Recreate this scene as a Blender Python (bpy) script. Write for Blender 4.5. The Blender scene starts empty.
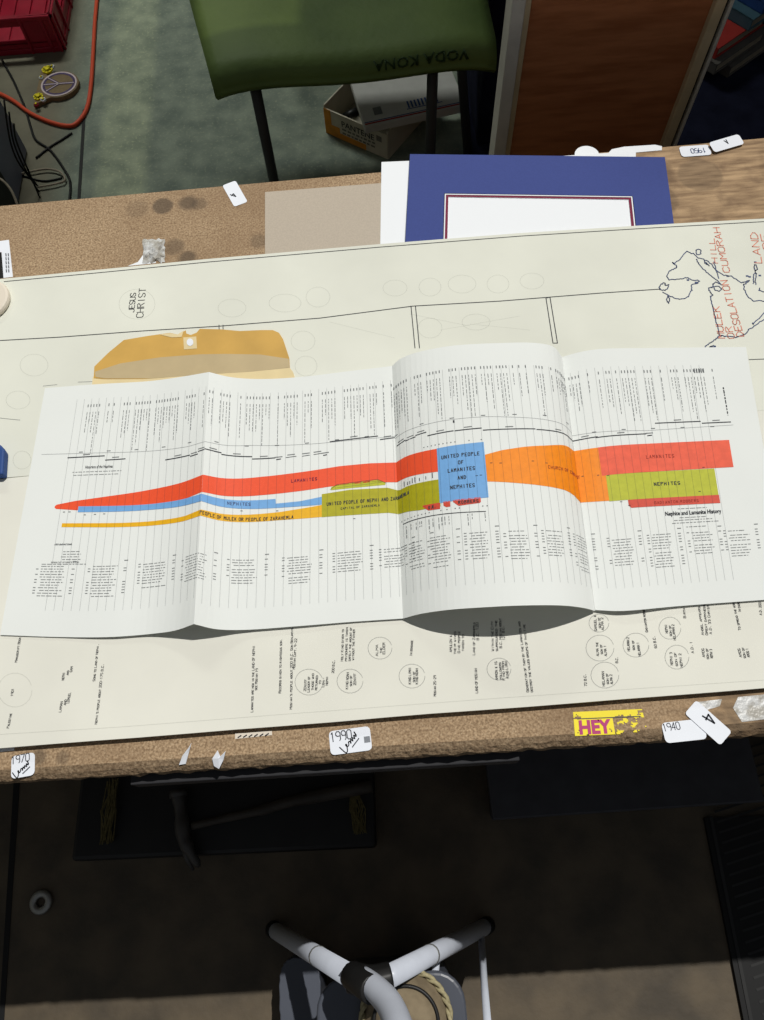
import bpy, bmesh, math, random
from mathutils import Vector, Matrix, noise
random.seed(7)
SC = bpy.context.scene
COL = SC.collection
PI = math.pi
# ---------------------------------------------------------------- camera, world, sun, exposure
FPX, TILT, ROLL, CAMZ, ZT = 766.0, math.radians(24.5), math.radians(-4.5), 1.58, 0.80
cd = bpy.data.cameras.new('camera'); cam = bpy.data.objects.new('camera', cd); COL.objects.link(cam)
cd.sensor_fit = 'VERTICAL'; cd.sensor_height = 36; cd.lens = FPX / 1020 * 36; cd.clip_start = 0.02; cd.clip_end = 60
CR = Matrix.Rotation(TILT, 3, 'X') @ Matrix.Rotation(ROLL, 3, 'Z')
cam.matrix_world = Matrix.Translation((0, 0, CAMZ)) @ CR.to_4x4()
SC.camera = cam
def at(px, py, z=ZT):            # the point of the place, at height z, seen at a pixel of the photograph
    d = CR @ Vector((px - 382, 510 - py, -FPX)); t = (z - CAMZ) / d.z
    return Vector((0, 0, CAMZ)) + d * t
W = bpy.data.worlds.new('world'); SC.world = W; W.use_nodes = True
W.node_tree.nodes['Background'].inputs[0].default_value = (.86, .92, 1, 1)
W.node_tree.nodes['Background'].inputs[1].default_value = 0.15
sd = bpy.data.lights.new('sun', 'SUN'); sd.energy = 2.92; sd.angle = math.radians(.6); sd.color = (1, .975, .93)
sun = bpy.data.objects.new('sun', sd); COL.objects.link(sun)
sun.rotation_euler = Vector((-.30, -.36, -1)).to_track_quat('-Z', 'Y').to_euler(); sun.location = (1, 1, 5)
def area(name, loc, size, e, col=(1, 1, 1), rot=(0, 0, 0)):
    l = bpy.data.lights.new(name, 'AREA'); l.shape = 'RECTANGLE'; l.size, l.size_y = size; l.energy = e; l.color = col
    o = bpy.data.objects.new(name, l); COL.objects.link(o); o.location = loc; o.rotation_euler = rot; return o
area('back_fill', (-1.0, 3.6, 2.7), (1.2, .3), 38, (.95, 1, .92))  # added fill light for the floor at the back, no real fixture
SC.view_settings.view_transform = 'Standard'; SC.view_settings.look = 'None'; SC.view_settings.gamma = 1
SC.view_settings.exposure = 0; SC.view_settings.use_curve_mapping = False

# ---------------------------------------------------------------- materials
def srgb(r, g, b):
    f = lambda c: ((c / 255 + .055) / 1.055) ** 2.4 if c > 10 else c / 255 / 12.92
    return (f(r), f(g), f(b), 1)
def mat(name, c, rough=.6, metal=0, var=0, vscale=30, bump=0, bscale=200, c2=None, spec=.3, stretch=None, trans=0, lo=.35, hi=.65, alpha=1):
    m = bpy.data.materials.new(name); m.use_nodes = True; nt = m.node_tree; N, L = nt.nodes, nt.links
    b = N['Principled BSDF']; b.inputs['Base Color'].default_value = c; b.inputs['Roughness'].default_value = rough
    b.inputs['Metallic'].default_value = metal; b.inputs['Specular IOR Level'].default_value = spec
    if alpha < 1: b.inputs['Alpha'].default_value = alpha
    if trans: b.inputs['Transmission Weight'].default_value = trans
    tc = N.new('ShaderNodeTexCoord'); mp = N.new('ShaderNodeMapping'); L.new(tc.outputs['Object'], mp.inputs[0])
    if stretch: mp.inputs['Scale'].default_value = stretch
    if var or c2:
        n = N.new('ShaderNodeTexNoise'); n.inputs['Scale'].default_value = vscale; n.inputs['Detail'].default_value = 5
        L.new(mp.outputs[0], n.inputs[0]); r = N.new('ShaderNodeValToRGB'); L.new(n.outputs[0], r.inputs[0])
        r.color_ramp.elements[0].position = lo; r.color_ramp.elements[1].position = hi
        d = c2 or tuple(x * (1 - var) for x in c[:3]) + (1,)
        r.color_ramp.elements[0].color = d; r.color_ramp.elements[1].color = c; L.new(r.outputs[0], b.inputs['Base Color'])
    if bump:
        n2 = N.new('ShaderNodeTexNoise'); n2.inputs['Scale'].default_value = bscale; L.new(mp.outputs[0], n2.inputs[0])
        bp = N.new('ShaderNodeBump'); bp.inputs['Strength'].default_value = bump; bp.inputs['Distance'].default_value = .002
        L.new(n2.outputs[0], bp.inputs['Height']); L.new(bp.outputs[0], b.inputs['Normal'])
    return m
M = {}
M['chart_paper'] = mat('chart_paper', srgb(232, 235, 232), .75, var=.03, vscale=8, spec=.15)
M['map_paper'] = mat('map_paper', srgb(228, 229, 217), .8, var=.09, vscale=7, spec=.15)
M['low_paper'] = mat('low_paper', srgb(231, 230, 219), .8, var=.07, vscale=8, spec=.15)
M['ink'] = mat('ink', srgb(45, 48, 55), .7)
M['grey_ink'] = mat('grey_ink', srgb(90, 94, 100), .7, alpha=.55)
M['typed'] = mat('typewriter_ink', srgb(50, 52, 60), .7, alpha=.75)
M['pencil'] = mat('pencil', srgb(120, 124, 126), .7, alpha=.38)
M['soft_red'] = mat('soft_red', srgb(150, 40, 30), .7, alpha=.6)
M['type_ink'] = mat('type_ink', srgb(55, 60, 68), .7, alpha=.62)
M['rule_ink'] = mat('rule_ink', srgb(60, 70, 80), .7, alpha=.30)
M['faint'] = mat('faint_pencil', srgb(120, 125, 115), .8, alpha=.16)
M['blue_ink'] = mat('blue_ink', srgb(72, 86, 125), .7)
M['red_ink'] = mat('red_ink', srgb(222, 140, 118), .7)
M['p_red'] = mat('print_red', srgb(240, 84, 44), .6, var=.06, vscale=300)
M['p_salmon'] = mat('print_salmon', srgb(240, 96, 66), .6, var=.14, vscale=120)
M['p_crimson'] = mat('print_crimson', srgb(214, 78, 58), .6, var=.12, vscale=300)
M['p_blue'] = mat('print_blue', srgb(116, 170, 224), .6, var=.06, vscale=200)
M['p_yellow'] = mat('print_yellow', srgb(238, 180, 24), .6, var=.08, vscale=300)
M['p_olive'] = mat('print_olive', srgb(176, 170, 22), .6, var=.1, vscale=150)
M['p_lime'] = mat('print_lime', srgb(186, 190, 48), .6, var=.1, vscale=150)
M['p_orange'] = mat('print_orange', srgb(248, 142, 22), .6, var=.09, vscale=200)
M['kraft'] = mat('kraft', srgb(212, 168, 84), .6, var=.14, vscale=22)
M['kraft_pale'] = mat('kraft_pale', srgb(232, 212, 164), .7, var=.1, vscale=25)
M['glue'] = mat('glue', srgb(196, 176, 136), .5, var=.1, vscale=30)
M['white'] = mat('white_label', srgb(236, 240, 248), .5, var=.03)
M['whiteboard'] = mat('white_board', srgb(238, 241, 245), .6)
M['navy'] = mat('navy_mat', srgb(62, 76, 140), .8, var=.08, vscale=400)
M['maroon'] = mat('maroon', srgb(122, 40, 66), .8)
M['chip'] = mat('chipboard', srgb(190, 178, 162), .9, var=.1, vscale=500)
M['black'] = mat('black', srgb(14, 14, 15), .6)
M['hammer_steel'] = mat('hammer_steel', srgb(72, 70, 68), .5, metal=.3)
M['blackplastic'] = mat('black_plastic', srgb(34, 34, 34), .45, var=.3, vscale=15)
M['darkgrey'] = mat('dark_grey', srgb(62, 63, 68), .5, var=.2)
M['rail'] = mat('rail_metal', srgb(44, 44, 47), .7)
M['tape'] = mat('tape', srgb(205, 206, 205), .35, c2=srgb(168, 164, 155), vscale=90, bump=.6, bscale=150, lo=.4, hi=.6)
M['yellow'] = mat('sticker_yellow', srgb(246, 226, 20), .5)
M['magenta'] = mat('magenta', srgb(178, 34, 112), .5)
M['green'] = mat('green_vinyl', srgb(104, 124, 66), .6, c2=srgb(78, 98, 50), vscale=3, bump=.5, bscale=60, spec=.25)
M['green_ink'] = mat('green_ink', srgb(40, 62, 26), .7)
M['redplastic'] = mat('red_plastic', srgb(168, 30, 54), .35, var=.2, vscale=20)
M['orangecord'] = mat('orange_cord', srgb(222, 84, 52), .5)
M['greyblue'] = mat('grey_blue_plastic', srgb(112, 116, 136), .5, var=.2, vscale=10)
M['tube'] = mat('white_enamel', srgb(206, 212, 224), .35, var=.06)
M['suede'] = mat('suede', srgb(142, 128, 104), .95, c2=srgb(112, 100, 80), vscale=35)
M['rope'] = mat('rope', srgb(176, 166, 130), .9, var=.3, vscale=200)
M['greyplastic'] = mat('grey_plastic', srgb(82, 86, 96), .35, var=.12, vscale=8)
M['woodpanel'] = mat('veneer', srgb(186, 118, 78), .30, c2=srgb(160, 96, 60), vscale=6, stretch=(2, 2, 14), spec=.5)
M['trimgrey'] = mat('trim_grey', srgb(205, 200, 190), .6, var=.12)
M['trimtan'] = mat('trim_tan', srgb(205, 184, 148), .6, var=.15)
M['navyrug'] = mat('navy_rug', srgb(34, 36, 54), 1, var=.4, vscale=14, bump=.6, bscale=120, spec=.05)
M['carton'] = mat('carton', srgb(206, 198, 180), .7, var=.08)
M['mailbox'] = mat('mail_box', srgb(205, 203, 200), .7, var=.08)
M['cartonorange'] = mat('carton_orange', srgb(226, 150, 50), .7, var=.3, vscale=20)
M['chairmetal'] = mat('chair_metal', srgb(70, 72, 74), .5, metal=.4)
M['brownwood'] = mat('brown_wood', srgb(142, 120, 88), .7, var=.3, vscale=60, stretch=(1, 8, 1))
M['purple'] = mat('purple', srgb(86, 66, 110), .5, var=.4, vscale=80)
M['pinkwhite'] = mat('pink_white', srgb(214, 196, 200), .6)
M['steel'] = mat('steel', srgb(150, 150, 145), .4, metal=.6)
M['hammerwood'] = mat('hammer_grey', srgb(66, 61, 55), .6, var=.3)
M['straw'] = mat('straw', srgb(104, 94, 58), .9, var=.4, vscale=200)
M['bookblue'] = mat('book_blue', srgb(44, 78, 142), .6, var=.15)
M['bookteal'] = mat('book_teal', srgb(70, 102, 116), .6, var=.15)
M['bookred'] = mat('book_red', srgb(170, 52, 46), .6, var=.15)
M['bookgrey'] = mat('book_grey', srgb(96, 92, 88), .7, var=.15)
M['pages'] = mat('pages', srgb(170, 158, 140), .9, var=.25, vscale=300, stretch=(.1, .1, 4))
M['wallpaint'] = mat('wall_paint', srgb(150, 150, 145), .9)
M['beige'] = mat('beige_lid', srgb(226, 216, 200), .6)

def board_material(name, rough_edge=False):
    m = bpy.data.materials.new(name); m.use_nodes = True; nt = m.node_tree; N, L = nt.nodes, nt.links; b = N['Principled BSDF']
    b.inputs['Roughness'].default_value = .75; b.inputs['Specular IOR Level'].default_value = .2
    geo = N.new('ShaderNodeNewGeometry')
    def noi(s, det=4, vec=None):
        n = N.new('ShaderNodeTexNoise'); n.inputs['Scale'].default_value = s; n.inputs['Detail'].default_value = det
        L.new(vec or geo.outputs['Position'], n.inputs[0]); return n.outputs[0]
    def ramp(src, p0, c0, p1, c1):
        r = N.new('ShaderNodeValToRGB'); L.new(src, r.inputs[0]); e = r.color_ramp.elements
        e[0].position, e[0].color, e[1].position, e[1].color = p0, c0, p1, c1; return r.outputs[0]
    def mix(f, a, c, mode='MIX'):
        x = N.new('ShaderNodeMix'); x.data_type = 'RGBA'; x.blend_type = mode
        if hasattr(f, 'links'): L.new(f, x.inputs[0])
        else: x.inputs[0].default_value = f
        for s, v in ((x.inputs[6], a), (x.inputs[7], c)):
            if hasattr(v, 'links'): L.new(v, s)
            else: s.default_value = v
        return x.outputs[2]
    k = .8 if rough_edge else 1
    K = lambda r, g, bb: srgb(r * k, g * k, bb * k)
    col = ramp(noi(420, 6), .36, K(136, 112, 86), .66, K(190, 163, 130))
    fl = N.new('ShaderNodeTexVoronoi'); fl.inputs['Scale'].default_value = 330; fl.inputs['Randomness'].default_value = 1; L.new(geo.outputs['Position'], fl.inputs[0])
    col = mix(ramp(fl.outputs['Distance'], .18, (.42, .42, .42, 1), .36, (0, 0, 0, 1)), col, K(206, 184, 152))
    col = mix(ramp(noi(150, 2), .56, (0, 0, 0, 1), .7, (.4, .4, .4, 1)), col, K(112, 88, 64))
    col = mix(ramp(noi(9, 5), .42, (0, 0, 0, 1), .7, (.5, .5, .5, 1)), col, K(132, 106, 80))
    # the right third is a worn plywood patch, the grain running along the bench
    sx = N.new('ShaderNodeSeparateXYZ'); L.new(geo.outputs['Position'], sx.inputs[0])
    mr = N.new('ShaderNodeMapRange'); L.new(sx.outputs[0], mr.inputs[0]); mr.inputs[1].default_value = .22; mr.inputs[2].default_value = .34
    mp = N.new('ShaderNodeMapping'); L.new(geo.outputs['Position'], mp.inputs[0]); mp.inputs['Scale'].default_value = (4, 26, 4)
    ply = ramp(noi(5, 7, mp.outputs[0]), .3, K(124, 100, 76), .68, K(190, 160, 124))
    ply = mix(ramp(noi(22, 5), .5, (0, 0, 0, 1), .66, (.75, .75, .75, 1)), ply, K(112, 90, 70))
    col = mix(mr.outputs[0], col, ply)
    # round rust-brown stains and dark smears, in the positions they have on the board
    for (px, py, r, s) in ((163, 206, .0135, .75), (188, 203, .0125, .7), (199, 204, .0115, .45), (174, 247, .013, .5), (187, 258, .012, .7), (259, 241, .012, .4), (137, 209, .016, .25), (700, 175, .03, .35), (655, 200, .03, .3), (722, 735, .022, .4), (750, 700, .03, .35), (38, 757, .008, .6), (63, 758, .006, .45), (330, 214, .02, .2)):
        p = at(px, py); vd = N.new('ShaderNodeVectorMath'); vd.operation = 'DISTANCE'; L.new(geo.outputs['Position'], vd.inputs[0]); vd.inputs[1].default_value = p
        ad = N.new('ShaderNodeMath'); ad.operation = 'MULTIPLY_ADD'; L.new(noi(60, 3), ad.inputs[0]); ad.inputs[1].default_value = .006; L.new(vd.outputs['Value'], ad.inputs[2])
        f = ramp(ad.outputs[0], max(r - .001, 0) + .003, (s, s, s, 1), r + .0045, (0, 0, 0, 1)); col = mix(f, col, K(84, 72, 60))
    L.new(col, b.inputs['Base Color'])
    bp = N.new('ShaderNodeBump'); bp.inputs['Strength'].default_value = .9 if rough_edge else .25; bp.inputs['Distance'].default_value = .003
    L.new(noi(500 if not rough_edge else 220, 3), bp.inputs['Height']); L.new(bp.outputs[0], b.inputs['Normal'])
    return m
M['board'] = board_material('particle_board'); M['board_edge'] = board_material('particle_board_edge', True)

def floor_material():
    m = bpy.data.materials.new('concrete'); m.use_nodes = True; nt = m.node_tree; N, L = nt.nodes, nt.links; b = N['Principled BSDF']
    b.inputs['Roughness'].default_value = .7; geo = N.new('ShaderNodeNewGeometry')
    def ramp(src, p0, c0, p1, c1):
        r = N.new('ShaderNodeValToRGB'); L.new(src, r.inputs[0]); e = r.color_ramp.elements
        e[0].position, e[0].color, e[1].position, e[1].color = p0, c0, p1, c1; return r.outputs[0]
    def noi(s, det=6):
        n = N.new('ShaderNodeTexNoise'); n.inputs['Scale'].default_value = s; n.inputs['Detail'].default_value = det; L.new(geo.outputs['Position'], n.inputs[0]); return n.outputs[0]
    def mix(f, a, c):
        x = N.new('ShaderNodeMix'); x.data_type = 'RGBA'; L.new(f, x.inputs[0]); L.new(a, x.inputs[6]); L.new(c, x.inputs[7]); return x.outputs[2]
    back = ramp(noi(14, 9), .35, srgb(104, 116, 106), .65, srgb(140, 150, 134))
    speck = ramp(noi(120, 8), .55, (0, 0, 0, 1), .70, (.5, .5, .5, 1))
    back = mix(speck, back, ramp(noi(3), 0, srgb(170, 176, 148), 1, srgb(170, 176, 148)))
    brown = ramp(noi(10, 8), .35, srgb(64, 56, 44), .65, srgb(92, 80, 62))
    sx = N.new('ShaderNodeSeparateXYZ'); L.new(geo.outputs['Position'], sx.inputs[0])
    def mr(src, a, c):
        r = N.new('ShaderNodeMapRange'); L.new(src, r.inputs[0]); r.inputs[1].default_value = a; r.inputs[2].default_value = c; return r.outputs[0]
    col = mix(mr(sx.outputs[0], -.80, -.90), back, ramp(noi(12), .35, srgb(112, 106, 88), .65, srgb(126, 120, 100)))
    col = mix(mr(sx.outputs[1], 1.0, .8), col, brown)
    L.new(col, b.inputs['Base Color'])
    bp = N.new('ShaderNodeBump'); bp.inputs['Strength'].default_value = .3; bp.inputs['Distance'].default_value = .003
    L.new(noi(70), bp.inputs['Height']); L.new(bp.outputs[0], b.inputs['Normal'])
    return m
M['floor'] = floor_material()

# ---------------------------------------------------------------- mesh helpers
class MB:
    def __init__(s): s.v, s.f, s.m, s.mats = [], [], [], []
    def mi(s, name):
        if name not in s.mats: s.mats.append(name)
        return s.mats.index(name)
    def face(s, pts, m):
        i = len(s.v); s.v += [tuple(p) for p in pts]; s.f.append(tuple(range(i, i + len(pts)))); s.m.append(s.mi(m))
    def grid(s, rows, m, closed=False, flip=False):      # rows of points, shared vertices
        i = len(s.v); n = len(rows[0])
        for r in rows: s.v += [tuple(p) for p in r]
        k = s.mi(m)
        for a in range(len(rows) - 1):
            for b in range(n if closed else n - 1):
                c = (b + 1) % n; q = (i + a * n + b, i + a * n + c, i + (a + 1) * n + c, i + (a + 1) * n + b)
                s.f.append(q[::-1] if flip else q); s.m.append(k)
    def prism(s, poly, z0, z1, m, side=None):            # poly: ccw list of xy(z ignored)
        n = len(poly); i = len(s.v); s.v += [(p[0], p[1], z0) for p in poly] + [(p[0], p[1], z1) for p in poly]
        s.f += [tuple(range(i + n - 1, i - 1, -1)), tuple(range(i + n, i + 2 * n))]; s.m += [s.mi(m)] * 2
        k = s.mi(side or m)
        for a in range(n):
            b = (a + 1) % n; s.f.append((i + a, i + b, i + n + b, i + n + a)); s.m.append(k)
    def box(s, c, d, m, rot=None, o=None):
        i = len(s.v)
        for x, y, z in ((-1, -1, -1), (1, -1, -1), (1, 1, -1), (-1, 1, -1), (-1, -1, 1), (1, -1, 1), (1, 1, 1), (-1, 1, 1)):
            p = Vector((x * d[0] / 2, y * d[1] / 2, z * d[2] / 2))
            if rot: p = rot @ p
            s.v.append(tuple(Vector(c) + p))
        for q in ((3, 2, 1, 0), (4, 5, 6, 7), (0, 1, 5, 4), (1, 2, 6, 5), (2, 3, 7, 6), (3, 0, 4, 7)): s.f.append(tuple(i + a for a in q)); s.m.append(s.mi(m))
    def tube(s, pts, r, m, n=12, cap=True):
        pts = [Vector(p) for p in pts]; rr = r if isinstance(r, (list, tuple)) else [r] * len(pts); rows = []
        up = Vector((0, 0, 1)); d0 = (pts[1] - pts[0]).normalized()
        a = d0.orthogonal().normalized()
        for k, p in enumerate(pts):
            d = ((pts[min(k + 1, len(pts) - 1)] - pts[max(k - 1, 0)])).normalized(); a = (a - d * a.dot(d)).normalized(); b = d.cross(a)
            rows.append([p + (a * math.cos(t * 2 * PI / n) + b * math.sin(t * 2 * PI / n)) * rr[k] for t in range(n)])
        i = len(s.v); s.grid(rows, m, closed=True)
        if cap:
            k = s.mi(m); L = len(pts)
            s.f.append(tuple(range(i + n - 1, i - 1, -1))); s.m.append(k); s.f.append(tuple(range(i + (L - 1) * n, i + L * n))); s.m.append(k)
    def ribbon(s, pts, w, m):                            # flat ribbon on a horizontal surface
        pts = [Vector(p) for p in pts]
        for a, b in zip(pts, pts[1:]):
            d = b - a
            if d.length < 1e-7: continue
            n = Vector((-d.y, d.x, 0)).normalized() * w / 2; e = d.normalized() * w * .3
            s.face([a - n - e, b - n + e, b + n + e, a + n - e], m)
    def build(s, name, parent=None, smooth=False, bevel=0, seg=2, solid=0):
        me = bpy.data.meshes.new(name); me.from_pydata(s.v, [], s.f)
        for k in s.mats: me.materials.append(M[k])
        me.polygons.foreach_set('material_index', s.m)
        if smooth: me.polygons.foreach_set('use_smooth', [True] * len(s.f))
        me.update(); o = bpy.data.objects.new(name, me); COL.objects.link(o)
        if parent: o.parent = parent; o.matrix_parent_inverse = Matrix.Translation(parent.location).inverted()
        if solid: q = o.modifiers.new('solid', 'SOLIDIFY'); q.thickness = solid; q.offset = -1
        if bevel: q = o.modifiers.new('bevel', 'BEVEL'); q.width = bevel; q.segments = seg; q.limit_method = 'ANGLE'
        return o
def tag(o, label=None, cat=None, group=None, kind=None):
    if label: o['label'] = label
    if cat: o['category'] = cat
    if group: o['group'] = group
    if kind: o['kind'] = kind
    return o
def empty(name, loc, label, cat, group=None):
    o = bpy.data.objects.new(name, None); COL.objects.link(o); o.location = loc; o.empty_display_size = .05; return tag(o, label, cat, group)
def smooth_path(pts, n=8):
    P_ = [Vector(p) for p in pts]; out = []
    for i in range(len(P_) - 1):
        a, b, c, d = P_[max(i - 1, 0)], P_[i], P_[i + 1], P_[min(i + 2, len(P_) - 1)]
        for k in range(n):
            t = k / n; out.append(.5 * ((2 * b) + (c - a) * t + (2 * a - 5 * b + 4 * c - d) * t * t + (3 * b - a - 3 * c + d) * t ** 3))
    out.append(P_[-1]); return out

# single-line alphabet on a 4 x 6 grid, for typing, handwriting and small print
SF = {'A': '0026 2640 1333'.replace('1333', '1232'), 'B': '0006 06364534 3403 34424130 3000', 'C': '4536160501103041', 'D': '0006 0626 26444220 2000', 'E': '4000 0006 0646 0333',
 'F': '0006 0646 0333', 'G': '453616050110304143 4323', 'H': '0006 4046 0343', 'I': '2026', 'J': '4641 41301001', 'K': '0006 4603 1440', 'L': '0600 0040', 'M': '0006 0623 2346 4640',
 'N': '0006 0640 4046', 'O': '1636454130100105 0516', 'P': '0006 06364534 3403', 'Q': '1636454130100105 0516 2240', 'R': '0006 06364534 3403 2340', 'S': '4536160504134241301001', 'T': '2026 0646', 'U': '060110304146',
 'V': '0620 2046', 'W': '0610 1023 2330 3046', 'X': '0046 0640', 'Y': '0623 4623 2320', 'Z': '0646 4600 0040', '0': '1636454130100105 0516', '1': '1526 2620', '2': '05163645 4400 0040', '3': '05163644 443323 3342413010',
 '4': '3036 3602 0242', '5': '4606 0603 033342413010', '6': '36160501103041423303', '7': '0646 4610', '8': '1636443313041605 1333424130100102', '9': '43130405163645 4540'.replace('4540', '4541 4130'),
 '.': '2021', ',': '2110', '-': '1333', "'": '2625', '(': '36252130', ')': '16252110', '&': '40154535 3511 113042', ':': '2122 2425'}
def strokes(ch):
    out = []
    for s in SF.get(ch.upper(), '').split(): out.append([(int(s[i]), int(s[i + 1])) for i in range(0, len(s) - 1, 2)])
    return out
def write(mb, txt, org, ang, h, w, m, z=None, adv=.92, spread=1.0):
    """single-line lettering lying flat: org = lower left corner, ang = reading direction"""
    ca, sa = math.cos(ang), math.sin(ang); x0 = 0
    for ch in txt:
        k = .8 if ch.islower() else 1
        for st in strokes(ch):
            pts = []
            for gx, gy in st:
                lx, ly = x0 + gx / 6 * h * .85 * k * spread, gy / 6 * h * k
                pts.append(Vector((org[0] + lx * ca - ly * sa, org[1] + lx * sa + ly * ca, org[2] if z is None else z)))
            mb.ribbon(pts, w, m)
        x0 += h * adv * (.80 if z is None else 1) * (.62 if ch in ' .,\'' else 1) * (k if ch != ' ' else 1) * spread
    return x0
def font_tris(txt, bold=0):
    c = bpy.data.curves.new('t', 'FONT'); c.body = txt; c.resolution_u = 2; c.offset = bold; o = bpy.data.objects.new('t', c); COL.objects.link(o)
    dg = bpy.context.evaluated_depsgraph_get(); me = o.evaluated_get(dg).to_mesh()
    v = [(p.co.x, p.co.y) for p in me.vertices]; f = [tuple(p.vertices) for p in me.polygons]
    o.evaluated_get(dg).to_mesh_clear(); bpy.data.objects.remove(o); bpy.data.curves.remove(c); return v, f
def font_on(mb, txt, org, ex, ey, m, bold=0):            # org + x*ex + y*ey
    v, f = font_tris(txt, bold)
    for q in f: mb.face([Vector(org) + Vector(ex) * v[i][0] + Vector(ey) * v[i][1] for i in q], m)

# ---------------------------------------------------------------- structure
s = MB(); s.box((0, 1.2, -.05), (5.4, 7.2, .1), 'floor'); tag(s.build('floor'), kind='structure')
s = MB(); s.box((0, 4.85, 1.4), (5.4, .1, 2.8), 'wallpaint'); tag(s.build('wall_back'), kind='structure')
s = MB(); s.box((-2.75, 1.2, 1.4), (.1, 7.2, 2.8), 'wallpaint'); tag(s.build('wall_left'), kind='structure')
s = MB(); s.box((2.75, 1.2, 1.4), (.1, 7.2, 2.8), 'wallpaint'); tag(s.build('wall_right'), kind='structure')
# roof over the back half: opaque slab with two added slots that shape light on the floor and seat
s = MB()
for x0, x1, y0, y1 in ((-2.8, .10, 1.66, 4.9), (.27, .36, 1.66, 4.9), (.62, 2.8, 1.66, 4.9), (.10, .27, 1.66, 2.62), (.10, .27, 3.9, 4.9), (.36, .62, 1.66, 2.46), (.36, .62, 3.0, 4.9)): s.box(((x0 + x1) / 2, (y0 + y1) / 2, 2.85), (x1 - x0, y1 - y0, .1), 'wallpaint')
tag(s.build('ceiling'), kind='structure')
gm = bpy.data.materials.new('dimming_tint'); gm.use_nodes = True; N = gm.node_tree.nodes; N.clear()  # tint that weakens the sun in the added roof slots
tr = N.new('ShaderNodeBsdfTransparent'); tr.inputs[0].default_value = (.46, .45, .36, 1); ou = N.new('ShaderNodeOutputMaterial'); gm.node_tree.links.new(tr.outputs[0], ou.inputs[0]); M['dimmer'] = gm
s = MB(); s.box((.185, 3.26, 2.85), (.17, 1.28, .02), 'dimmer'); tag(s.build('light_pane_1'), kind='structure')  # unseen pane, added so a weak sun stripe falls on the floor
s = MB(); s.box((.49, 2.73, 2.85), (.26, .54, .02), 'dimmer'); tag(s.build('light_pane_2'), kind='structure')  # unseen pane, added for the bright patch on the green seat

# ---------------------------------------------------------------- workbench
BL, BR_ = Vector((-1.15, .857, 0)), Vector((1.15, .889, 0)); FL, FR_ = Vector((-1.15, .109, 0)), Vector((1.15, .074, 0))
bench = empty('workbench', (0, .48, 0), 'long brown particle board workbench covered with paper charts', 'workbench')
def fr(t): return FL.lerp(FR_, t)
def bk(t): return BL.lerp(BR_, t)
s = MB(); rows = []; n = 460
for k in range(n + 1):
    t = k / n; f, b = fr(t), bk(t)
    w1 = noise.noise(Vector((t * 160, 0, 0))) * .0022 + noise.noise(Vector((t * 40, 3, 0))) * .0015; w2 = noise.noise(Vector((t * 190, 5, 0))) * .0025; w3 = noise.noise(Vector((t * 150, 9, 2))) * .002
    rows.append([(f.x, f.y + .010, ZT), (f.x, f.y + .004 + w1, ZT - .0012), (f.x, f.y - .001 + w1, ZT - .005 + w2), (f.x, f.y - .002 + w2, ZT - .012), (f.x, f.y + .001 + w3, ZT - .019), (f.x, f.y + .006, ZT - .021)])
s.grid(rows, 'board_edge', flip=False)
a, b, c, d = FL + Vector((0, .010, 0)), FR_ + Vector((0, .010, 0)), BR_, BL
for z, fl in ((ZT, 0), (ZT - .021, 1)):
    q = [Vector((p.x, p.y, z)) for p in (a, b, c, d)]; s.face(q[::-1] if fl else q, 'board')
s.face([(BR_.x, BR_.y, ZT - .021), (BR_.x, BR_.y, ZT), (BL.x, BL.y, ZT), (BL.x, BL.y, ZT - .021)][::-1], 'board_edge')
for f, b in ((FL, BL), (FR_, BR_)): s.face([(f.x, f.y + .01, ZT - .021), (f.x, f.y + .01, ZT), (b.x, b.y, ZT), (b.x, b.y, ZT - .021)], 'board_edge')
s.build('tabletop', bench)
for x in (-1.08, 1.08):
    for y in (.17, .80):
        s = MB(); s.box((x, y, (ZT - .021) / 2), (.06, .06, ZT - .021), 'brownwood'); s.build('leg', bench, bevel=.003)
s = MB(); s.box((0, .79, .40), (2.1, .018, .72), 'brownwood'); s.build('light_blocker', bench); s = MB(); p, q = at(132, 777, .775), at(520, 764, .775)  # unseen board below the top, added to block light from behind
s.box(((p.x + q.x) / 2, .094, .7665), (q.x - p.x, .022, .024), 'rail', Matrix.Rotation(-.015, 3, 'Z')); rl = s.build('support_rail', bench, bevel=.001); rl['label'] = 'dark grey metal rail'

# ---------------------------------------------------------------- the two big paper sheets
Z1 = ZT + .0085
def sheet(name, pts, z, m, label, cat, th=.0022):
    s = MB(); s.prism([at(*p, z) if len(p) == 2 else Vector(p) for p in pts], z - th, z, m); return s, label, cat, name
def wob(a, b, n, amp, seed):
    out = []
    for k in range(n + 1):
        p = a.lerp(b, k / n); out.append(Vector((p.x, p.y + amp * noise.noise(Vector((k * .35, seed, 0))), 0)))
    return out
tl, tr_ = at(0, 290, Z1), at(764, 219, Z1); e = (tr_ - tl).normalized(); tl -= e * .16; tr_ += e * .13
ml, mr_ = at(0, 478, Z1), at(0, 478, Z1) + Vector((1.05, .012, 0)); ml -= Vector((.16, .002, 0))
s = MB(); zi = Z1 + .00035
poly = wob(ml, mr_, 20, .001, 1) + [at(x, y, Z1) for x, y in ((880, 212), (764, 218.5), (640, 225.5), (520, 233), (380, 244), (207, 259), (100, 269.5), (0, 279), (-140, 293))]
s.prism(poly, Z1 - .0014, Z1, 'map_paper')
def line(mb, pix, w, m, z=None, path=False):
    p = [at(x, y, z or zi) for x, y in pix]; mb.ribbon(smooth_path(p) if path else p, w, m)
line(s, [(4, 281.5), (100, 272.5), (207, 262), (380, 247), (520, 236), (640, 228.5), (764, 221.5)], .0009, 'ink')
line(s, [(-10, 341), (60, 337), (140, 331), (220, 326), (320, 318), (413, 306), (500, 301), (600, 293), (660, 289)], .0010, 'ink')
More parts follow.
